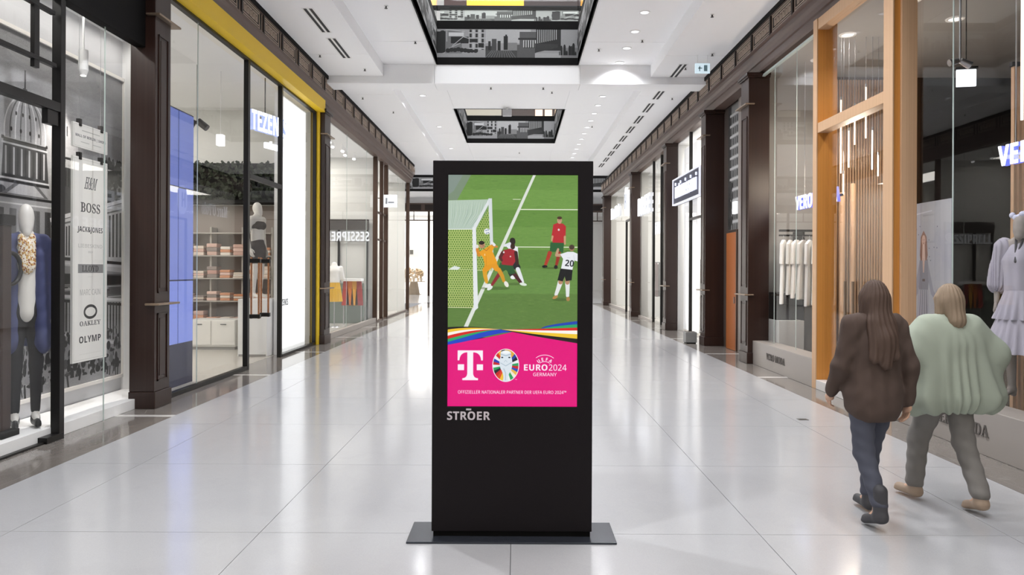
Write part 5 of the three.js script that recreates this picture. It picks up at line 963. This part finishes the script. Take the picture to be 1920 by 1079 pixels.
{
  const j = joints({ anL: [-0.1, 0.09, -0.22], toeL: [-0.12, 0.045, -0.37], knL: [-0.1, 0.5, -0.18], anR: [0.09, 0.12, 0.22], toeR: [0.1, 0.035, 0.09], knR: [0.1, 0.5, 0.05], shL: [-0.19, 1.375, 0.01], shR: [0.19, 1.375, 0.01], elL: [-0.36, 1.16, 0.0], elR: [0.36, 1.16, 0.02], wrL: [-0.4, 0.96, -0.12], wrR: [0.4, 0.96, -0.1] });
  const t = thing('person', 'shopper in a wide pale sage green cape walking away at the right picture edge', 'person', [3.08, 0, 5.14], undefined, 0.16); t.scale.set(0.93, 0.94, 0.94);
  obj('body', bodyMesh(j), skin, t);
  const cape = std(0xa3ab9c, 0.9), tr = std(0x7c7874, 0.9), shoe = std(0xa08b78, 0.6);
  const cw = [cap([0, 0.86, 0], j.chest, 0.2, 0.15, 0.08, [1.7, 1, 0.95]), cap(j.chest, j.neck, 0.15, 0.08, 0.06, [1.35, 1, 0.92])];
  for (const s of ['L', 'R']) { cw.push(cap(j['sh' + s], j['el' + s], 0.09, 0.11, 0.08), cap(j['el' + s], add3(j['wr' + s], [0, 0.02, 0.05]), 0.11, 0.08, 0.08), cap(mix3(j['sh' + s], [0, 1.2, 0], 0.4), add3(mix3(j['el' + s], [0, 1, 0], 0.2), [0, -0.28, 0.04]), 0.1, 0.13, 0.1)); }
  cw.push({ ...cap([0, 0.5, 0], [0, 0.501, 0], 0.24, 0.24, 0.01, [3, 1, 3]), cut: true });
  obj('cape', meshField(cw, 0.014, (p) => 0.012 * Math.sin(Math.atan2(p[0], p[2]) * 16 + p[1] * 3) * Math.max(0, Math.min(1, (1.35 - p[1]) * 2))), cape, t);
  obj('trousers', meshField(legWear(j, 0.1, 0.076, 0.066, 0.05), 0.012, (p) => 0.003 * Math.sin(p[1] * 60 + p[0] * 24)), tr, t);
  for (const s of ['L', 'R']) obj('shoe', meshField(shoeWear(j, s, 0.02), 0.008), shoe, t);
  const h = j.head, hp = [cap(add3(h, [0, 0.045, 0.022]), add3(h, [0, 0.03, 0.03]), 0.094, 0.094, 0.03, [0.95, 1.15, 1]), cap(add3(h, [0, 0, 0.05]), [0, 1.42, 0.1], 0.08, 0.06, 0.04, [1.1, 1, 0.75])];
  for (const s of [-1, 1]) hp.push(cap(add3(h, [s * 0.075, 0.04, 0.0]), add3(h, [s * 0.082, -0.07, 0.02]), 0.03, 0.03, 0.03));
  obj('hair', meshField(hp, 0.008, (p) => 0.003 * Math.sin(Math.atan2(p[0], p[2] + 0.001) * 24 + Math.sin(p[1] * 20))), std(0x8d7a66, 0.7), t);
}

// ---------------------------------------------------------------- mannequins
const plastic = phys(0xe2dfda, 0.35);
function mannequin(label, [x, y, d], turn, scale, dress) {
  const t = thing('mannequin', label, 'mannequin', [x, y, d], undefined, turn);
  t.scale.set(scale * (dress.slim ?? 0.9), scale, scale * (dress.slim ?? 0.9));
  const j = dress.j ?? joints({ elL: [-0.24, 1.1, 0.05], elR: [0.24, 1.1, 0.05], wrL: [-0.23, 0.87, -0.01], wrR: [0.23, 0.87, -0.01] });
  obj('body', bodyMesh(j, { egg: true, cell: 0.02 }), dress.skin ?? plastic, t);
  dress.wear(t, j);
  return t;
}
mannequin('white egg-headed mannequin in an open navy coat behind the left shop glass', [-4.78, 0.12, 7.02], -2.45, 1.3, { slim: 0.68, j: joints({ elL: [-0.22, 1.1, 0.04], elR: [0.22, 1.1, 0.04], wrL: [-0.2, 0.86, 0.0], wrR: [0.2, 0.86, 0.0] }), wear(t, j) {
  const c = [cap([-0.15, 0.64, 0.01], [-0.12, 1.28, 0.01], 0.095, 0.075, 0.04, [1, 1, 1.55]), cap([0.15, 0.64, 0.01], [0.12, 1.28, 0.01], 0.095, 0.075, 0.04, [1, 1, 1.55]), cap([0, 0.7, 0.09], [0, 1.3, 0.08], 0.09, 0.07, 0.08, [1.6, 1, 0.7]), cap([-0.09, 1.4, 0.03], [0.09, 1.4, 0.03], 0.045, 0.045, 0.04)];
  for (const s of ['L', 'R']) c.push(cap(j.neck, j['sh' + s], 0.06, 0.068, 0.04), cap(j['sh' + s], j['el' + s], 0.068, 0.058, 0.04), cap(j['el' + s], j['wr' + s], 0.058, 0.05, 0.03));
  obj('coat', meshField(c, 0.011, (p) => 0.0025 * Math.sin(p[1] * 50 + p[0] * 30)), std(0x4a5076, 0.85), t, 'open navy coat');
  obj('top', meshField([cap([0, 0.88, -0.05], [0, 1.25, -0.045], 0.09, 0.09, 0.04, [1.0, 1, 0.95]), cap([0, 1.25, -0.04], [0, 1.4, -0.02], 0.09, 0.065, 0.04, [1.0, 1, 0.9])], 0.011), std(0xe6e3dc, 0.85), t, 'white top');
  const sc = [cap([-0.05, 1.42, -0.06], [-0.03, 1.22, -0.12], 0.035, 0.05, 0.03), cap([0.05, 1.42, -0.06], [0.03, 1.22, -0.12], 0.035, 0.05, 0.03), cap([0, 1.36, -0.09], [0, 1.2, -0.125], 0.05, 0.05, 0.03)];
  const scarfTex = canvas(128, 128, (g) => { g.fillStyle = '#e8e0d0'; g.fillRect(0, 0, 128, 128); for (let i = 0; i < 220; i++) { g.fillStyle = ['#b07a2c', '#8a4a20', '#d8c090', '#c79a48'][i % 4]; g.beginPath(); g.ellipse(rnd() * 128, rnd() * 128, rr(2, 7), rr(2, 5), rnd() * 3, 0, 7); g.fill(); } });
  const sg = meshField(sc, 0.01); const p = sg.attributes.position, uv = sg.attributes.uv; for (let i = 0; i < p.count; i++) uv.setXY(i, p.getX(i) * 5, p.getY(i) * 5);
  obj('scarf', sg, new THREE.MeshStandardMaterial({ map: scarfTex, roughness: 0.85 }), t, 'gold patterned scarf');
  obj('trousers', meshField(legWear(j, 0.094, 0.064, 0.046, 0.06), 0.012), std(0x17171a, 0.85), t, 'black trousers');
  for (const s of ['L', 'R']) obj('shoe', meshField(shoeWear(j, s, 0.0, 0.042), 0.009), std(0x121214, 0.4), t);
} });
mannequin('white mannequin in grey underwear on the display block behind the glass door', [-5.05, 1.1, 14.05], -1.9, 1.12, { wear(t, j) {
  const g = std(0x55504e, 0.8);
  obj('bra_top', meshField([cap([-0.06, 1.27, -0.06], [0.06, 1.27, -0.06], 0.075, 0.075, 0.03), cap([-0.09, 1.25, 0.02], [0.09, 1.25, 0.02], 0.1, 0.1, 0.04, [1, 0.5, 0.95])], 0.011), g, t, 'grey bra top');
  obj('shorts', meshField([cap([0, 0.82, 0], [0, 0.98, 0], 0.125, 0.115, 0.05, [1.25, 1, 0.92]), cap(j.hipL, mix3(j.hipL, j.knL, 0.5), 0.1, 0.09, 0.04), cap(j.hipR, mix3(j.hipR, j.knR, 0.5), 0.1, 0.09, 0.04)], 0.012), g, t, 'grey shorts');
} });
mannequin('mannequin in a pale lilac tiered ruffle dress at the right edge of the picture', [5.0, 0.42, 7.12], 2.1, 1.1, { skin: phys(0x8f8782, 0.5), wear(t, j) {
  const m = std(0xa6a2ae, 0.85), tier = (y0, y1, r0, r1, n) => { const g = new THREE.CylinderGeometry(r0, r1, y0 - y1, 96, 6, true).translate(0, (y0 + y1) / 2, 0), p = g.attributes.position; for (let i = 0; i < p.count; i++) { const a = Math.atan2(p.getZ(i), p.getX(i)), k = 1 + 0.1 * Math.sin(a * n) * (y0 - p.getY(i)) / (y0 - y1); p.setX(i, p.getX(i) * k); p.setZ(i, p.getZ(i) * k * 0.85); } g.computeVertexNormals(); return g; };
  const two = m.clone(); two.side = THREE.DoubleSide;
  obj('skirt_tier', tier(0.98, 0.72, 0.15, 0.24, 18), two, t); obj('skirt_tier', tier(0.75, 0.42, 0.21, 0.33, 24), two, t);
  obj('bodice', meshField([cap([0, 0.94, 0], j.chest, 0.13, 0.14, 0.05, [1.2, 1, 0.95]), cap(j.chest, j.neck, 0.135, 0.07, 0.05, [1.2, 1, 0.9])], 0.011, (p) => 0.004 * Math.sin(p[0] * 60)), m, t);
  for (const s of ['L', 'R']) obj('sleeve', meshField([cap(j['sh' + s], j['el' + s], 0.085, 0.08, 0.04), cap(mix3(j['sh' + s], j['el' + s], 0.7), add3(j['el' + s], [0, -0.06, 0]), 0.09, 0.1, 0.03)], 0.011, (p) => 0.006 * Math.sin(Math.atan2(p[0] - j['el' + s][0], p[2]) * 14)), m, t);
  obj('neck_ribbon', meshField([cap([-0.03, 1.44, -0.05], [0, 1.24, -0.125], 0.012, 0.012, 0.01), cap([0.03, 1.44, -0.05], [0, 1.24, -0.125], 0.012, 0.012, 0.01)], 0.007), std(0x25232c, 0.6), t, 'dark neck ribbon');
  const h = j.head; obj('flower_headband', [0, 1, 2, 3, 4, 5].map((i) => new THREE.IcosahedronGeometry(0.028, 1).translate(-0.075 + i * 0.03, h[1] + 0.11 + 0.02 * Math.sin(i * 1.3), -0.03)), std(0xc9cbe0, 0.6), t, 'pale flower headband');
} });

// ---------------------------------------------------------------- iron-ringed display post at the left edge
{
  const t = thing('display_post', 'dark wooden display post with an iron ring at the left picture edge', 'post', [-4.74, 0.12, 6.62]);
  obj('post', [rbox(-0.06, 0.06, 0.06, 1.95, -0.06, 0.06, 0.01)], MAT.darkWood, t); obj('base', rbox(-0.1, 0.1, 0, 0.06, -0.12, 0.12, 0.008), MAT.black, t); obj('cap', rbox(-0.08, 0.08, 1.95, 2.05, -0.09, 0.09, 0.01), MAT.blackMetal, t);
  obj('ring', new THREE.TorusGeometry(0.15, 0.02, 10, 28).rotateY(Math.PI / 2).translate(0.0, 1.55, -0.12), MAT.blackMetal, t);
}

// ---------------------------------------------------------------- left shop past the yellow frame
function mirrored(g) { g.scale(-1, 1, 1); for (const k of ['position', 'normal', 'uv']) { const a = g.attributes[k], n = a.itemSize; for (let i = 0; i < a.count; i += 3) for (let c = 0; c < n; c++) { const q = a.array[(i + 1) * n + c]; a.array[(i + 1) * n + c] = a.array[(i + 2) * n + c]; a.array[(i + 2) * n + c] = q; } } return g; }
function torsoForm(label, [x, y, d], turn, top, skirt, h = 0.8) {
  const t = thing('torso_form', label, 'dress form', [x, y, d], undefined, turn);
  obj('stand', [cyl(0.015, 0.015, h, 0, 0.02, 0, 10), cyl(0.16, 0.14, 0.02, 0, 0, 0, 24)], MAT.steel, t);
  obj('torso', meshField([cap([0, h + 0.05, 0], [0, h + 0.2, 0], 0.13, 0.11, 0.06, [1.25, 1, 0.9]), cap([0, h + 0.2, 0], [0, h + 0.48, 0], 0.11, 0.13, 0.06, [1.3, 1, 0.9]), cap([0, h + 0.48, 0], [0, h + 0.68, 0], 0.12, 0.06, 0.05, [1.3, 1, 0.9]), cap([-0.18, h + 0.56, 0], [-0.24, h + 0.25, 0], 0.07, 0.06, 0.05), cap([0.18, h + 0.56, 0], [0.24, h + 0.25, 0], 0.07, 0.06, 0.05)], 0.018), top, t);
  const g = new THREE.CylinderGeometry(0.15, 0.23, 0.55, 48, 4, true).translate(0, h - 0.13, 0), p = g.attributes.position; for (let i = 0; i < p.count; i++) { const k = 1 + 0.06 * Math.sin(Math.atan2(p.getZ(i), p.getX(i)) * 14); p.setX(i, p.getX(i) * k); p.setZ(i, p.getZ(i) * k); } g.computeVertexNormals();
  const two = skirt.clone(); two.side = THREE.DoubleSide; obj('skirt', g, two, t);
  return t;
}
{
  const t = thing('reflected_letter_band', 'dark band with mirrored white letters standing for a reflection in the left shop glass past the yellow frame', 'sign', [-5.4, 2.55, 22.85]);  // window reflection of a distant sign, built as a solid band and letters
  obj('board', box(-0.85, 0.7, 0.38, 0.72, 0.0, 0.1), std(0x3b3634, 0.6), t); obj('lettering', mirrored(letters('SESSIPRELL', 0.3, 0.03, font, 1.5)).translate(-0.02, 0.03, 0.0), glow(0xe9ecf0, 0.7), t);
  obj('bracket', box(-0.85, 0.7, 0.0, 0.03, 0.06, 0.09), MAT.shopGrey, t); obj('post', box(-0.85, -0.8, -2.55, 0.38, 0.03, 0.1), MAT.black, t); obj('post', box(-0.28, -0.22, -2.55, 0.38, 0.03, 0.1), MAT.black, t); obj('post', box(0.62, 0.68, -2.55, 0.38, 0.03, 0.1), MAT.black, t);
  torsoForm('dress form in a puffy white top and yellow skirt beside the second pilaster', [-5.28, 0, 20.9], 0.4, std(0xe9e7e2, 0.85), std(0xd8a82a, 0.85), 1.15);
  const cols = [0xb23a2a, 0xd87a28, 0xe0a030, 0xa02c2c]; let k = 0;
  const rack = thing('clothes_stand', 'low stand of red and orange skirts under a white shelf in the left shop', 'clothes stand', [-5.0, 0, 22.0]);
  obj('shelf', rbox(-0.3, 0.3, 1.32, 1.4, -0.2, 0.2, 0.006), MAT.white, rack); for (const x of [-0.27, 0.27]) obj('leg', rbox(x - 0.015, x + 0.015, 0, 1.32, -0.02, 0.02, 0.003), MAT.steel, rack);
  for (const c of cols) { const sh = new THREE.Shape(); sh.moveTo(-0.06, 0); sh.lineTo(0.06, 0); sh.lineTo(0.11, -0.72); sh.lineTo(-0.11, -0.72); sh.closePath(); obj('skirt', new THREE.ExtrudeGeometry(sh, { depth: 0.05, bevelEnabled: true, bevelSize: 0.012, bevelThickness: 0.01, bevelSegments: 2 }).translate(-0.2 + k * 0.135, 1.31, 0.0), std(c, 0.85), rack); k++; }
  tag(obj('low_partition', rbox(-6.6, -4.75, 0, 1.25, 22.4, 22.5, 0.006), std(0x6d7a70, 0.6)), 'low grey-green partition behind the coloured skirts in the left shop', 'partition');
  const sp = thing('track_spotlight', 'bright small spotlight in the row along the top of the left shop window', 'spotlight', [-4.95, 5.25, 17.6], 'spotlights along the left shop window');
  obj('stem', cyl(0.012, 0.012, 0.1, 0, -0.1, 0, 8), MAT.white, sp); obj('head', new THREE.CylinderGeometry(0.045, 0.05, 0.12, 16).rotateX(-0.5).translate(0, -0.16, 0), MAT.white, sp); obj('lamp_disc', new THREE.CylinderGeometry(0.05, 0.05, 0.008, 16).translate(0, -0.064, 0).rotateX(-0.5).translate(0, -0.16, 0), glow(0xffffff, 3), sp);
  for (let i = 1; i < 7; i++) cloneAt(sp, [-4.95 - (i % 2) * 0.1, 5.25, 17.6 + i * 0.72]);
}
// ---------------------------------------------------------------- hall at the end of the corridor
{
  struct('ceiling', box(-18, 18, 6.32, 6.5, 41.7, 61.8), MAT.ceiling);
  const g = frameOf('trim');
  obj('rail', box(-18, 18, 6.22, 6.36, 41.6, 41.7), MAT.black, g); obj('rail', box(-18, 18, 7.02, 7.18, 41.6, 41.7), MAT.black, g);
  for (let i = 0; i < 6; i++) obj('printed_panel', unitUv(box(-18 + i * 6, -12.02 + i * 6, 6.36, 7.02, 41.61, 41.7), 0, [0, 0.5]), MAT.street, g);
  struct('floor', box(-18, 18, 6.9, 7.15, 41.7, 61.8), MAT.shopGrey);
  // shop front across the hall
  const w = frameOf('window');
  const xs = [-17.6, -14.6, -11.6, -8.6, -5.65, -2.7, 0.2, 3.2, 6.2, 9.2, 12.2, 15.2, 17.6];
  for (const x of xs) obj('post', rbox(x - 0.07, x + 0.07, 0, 5.43, 46.4, 46.55, 0.004), MAT.bronze, w);
  for (let i = 0; i < xs.length - 1; i++) { const a = xs[i] + 0.07, b = xs[i + 1] - 0.07, m = a + (b - a) * 0.68; obj('pane', box(a, b, 0.02, 4.84, 46.47, 46.482), MAT.glass, w); obj('pane', box(a, b, 4.9, 5.42, 46.47, 46.482), MAT.glass, w); obj('rail', box(a, b, 4.84, 4.9, 46.43, 46.52), MAT.bronze, w); obj('post', box(m - 0.025, m + 0.025, 4.9, 5.43, 46.43, 46.52), MAT.bronze, w); }
  const f = frameOf('trim'); obj('fascia', box(-18, 18, 5.43, 5.97, 46.35, 46.6), MAT.frieze, f); for (let i = 0; i < 15; i++) { obj('frieze_panel', rbox(-17.9 + i * 2.4, -15.75 + i * 2.4, 5.52, 5.88, 46.32, 46.35, 0.004), MAT.friezeDark, f); }
  struct('wall_front', box(-18, 18, 5.97, 6.32, 46.5, 46.6), MAT.white);
  addedShopLight(-1, 47.5, 60, 6.32, 4, 8, 8, 'wide white ceiling light added to the shop across the far hall');
  const tb = thing('display_table', 'round display table with beige flower arrangements in the shop across the hall', 'table', [-6.9, 0, 48.6]);
  obj('table_top', cyl(0.75, 0.75, 0.05, 0, 0.85, 0, 32), std(0xd8cbb8, 0.6), tb); obj('pedestal', [cyl(0.4, 0.25, 0.83, 0, 0.02, 0, 24), cyl(0.5, 0.5, 0.02, 0, 0, 0, 24)], std(0xbfae98, 0.6), tb);
  for (let i = 0; i < 5; i++) { const v = thing('flower_arrangement', 'beige flower arrangement in a low vase on the round table across the hall', 'flowers', [-7.4 + i * 0.25, 0.9, 48.45 + (i % 2) * 0.35], 'beige flower arrangements'); obj('vase', cyl(0.07, 0.1, 0.22, 0, 0, 0, 16), std(0xe6ddd0, 0.5), v); obj('blossoms', Array.from({ length: 16 }, () => new THREE.IcosahedronGeometry(rr(0.06, 0.11), 1).translate(rr(-0.13, 0.13), rr(0.26, 0.85), rr(-0.13, 0.13))), std([0xd9c6ac, 0xc9b08e, 0xe2d6c4][i % 3], 0.85), v); }
  const b = thing('wall_board', 'small white board with a dark mark in the shop across the hall', 'board', [-7.3, 2.55, 50]); obj('panel', rbox(-0.5, 0.5, 0, 0.75, 0, 0.05, 0.006), MAT.white, b); obj('mark', box(-0.1, 0.14, 0.2, 0.5, -0.01, 0), std(0x6a6a66, 0.6), b); for (const x of [-0.4, 0.4]) obj('cord', rod([x, 0.75, 0.02], [x, 3.77, 0.02], 0.006, 6), MAT.steel, b);
}
// ---------------------------------------------------------------- goods in the far right shops
{
  const bx0 = thing('planter_box', 'grey cube planter on the floor in front of the shop under the box sign', 'planter', [4.05, 0, 16.75]); obj('box', rbox(-0.13, 0.13, 0.02, 0.26, -0.13, 0.13, 0.008), std(0x8c8c8a, 0.6), bx0); obj('foot', box(-0.11, 0.11, 0, 0.02, -0.11, 0.11), MAT.black, bx0); obj('soil', box(-0.11, 0.11, 0.26, 0.265, -0.11, 0.11), std(0x3a332c, 0.9), bx0);
  const dark = [0x4a2c2a, 0x2a2626, 0x7a5a50, 0x3a3432].map((c) => std(c, 0.9));
  const rack = (label, x, d, n) => { const r = thing('garment_rack', label, 'clothes rack', [x, 0, d]); obj('bar', rbox(-0.5, 0.5, 1.95, 1.98, -0.015, 0.015, 0.003), MAT.blackMetal, r); for (const s of [-0.48, 0.48]) { obj('leg', rbox(s - 0.015, s + 0.015, 0, 1.95, -0.015, 0.015, 0.003), MAT.blackMetal, r); obj('foot', rbox(s - 0.02, s + 0.02, 0, 0.03, -0.2, 0.2, 0.004), MAT.blackMetal, r); } const sh = new THREE.Shape(); sh.moveTo(-0.03, 0); sh.lineTo(0.03, 0); sh.lineTo(0.17, -0.07); sh.lineTo(0.2, -1.15); sh.lineTo(-0.2, -1.15); sh.lineTo(-0.17, -0.07); sh.closePath(); const g = new THREE.ExtrudeGeometry(sh, { depth: 0.04, bevelEnabled: true, bevelSize: 0.012, bevelThickness: 0.012, bevelSegments: 2 }).rotateY(Math.PI / 2); for (let i = 0; i < n; i++) { const m = obj('garment', g, dark[i % 4], r); m.position.set(-0.42 + i * 0.84 / (n - 1), 1.94, 0); } };
  rack('rack of dark red and brown nightwear in the shop under the box sign', 5.45, 19.4, 7); rack('rack of dark coats behind the glass under the BREE letters', 5.3, 25.2, 8);
  torsoForm('dress form in a grey dress inside the last right shop', [4.95, 0, 28.2], 0.2, std(0x8b8680, 0.85), std(0x77726c, 0.85), 1.15);
  torsoForm('dress form in a pale coat inside the last right shop', [5.3, 0, 30.2], -0.3, std(0xcfc8be, 0.85), std(0xbdb4a8, 0.85), 1.15);
  // white wall panel, no lamp: its lit brightness is put in as glow
  tag(obj('glowing_wall_panel', rbox(4.72, 4.78, 0.05, 5.1, 18.8, 20.3, 0.004), glow(0xffffff, 0.35, 0xe8e8e8)), 'white wall panel with added glow just behind the glass beside the box sign', 'light panel');
  // dark floor outlets in the tiles
  [[3.25, 8.15, 'dark flat floor outlet in the pale tiles before the oak entrance, farther one'], [3.43, 6.95, 'dark flat floor outlet in the pale tiles near the cape shopper, nearer one']].forEach(([x, d, l]) => { const t = thing('floor_outlet', l, 'floor outlet', [x, 0, d]); obj('lid', rbox(-0.055, 0.055, 0, 0.003, -0.04, 0.04, 0.001), std(0x4a4744, 0.5), t); obj('slot', box(-0.04, 0.04, 0.003, 0.0036, -0.008, 0.008), MAT.black, t); });
}

renderer.render(scene, camera);
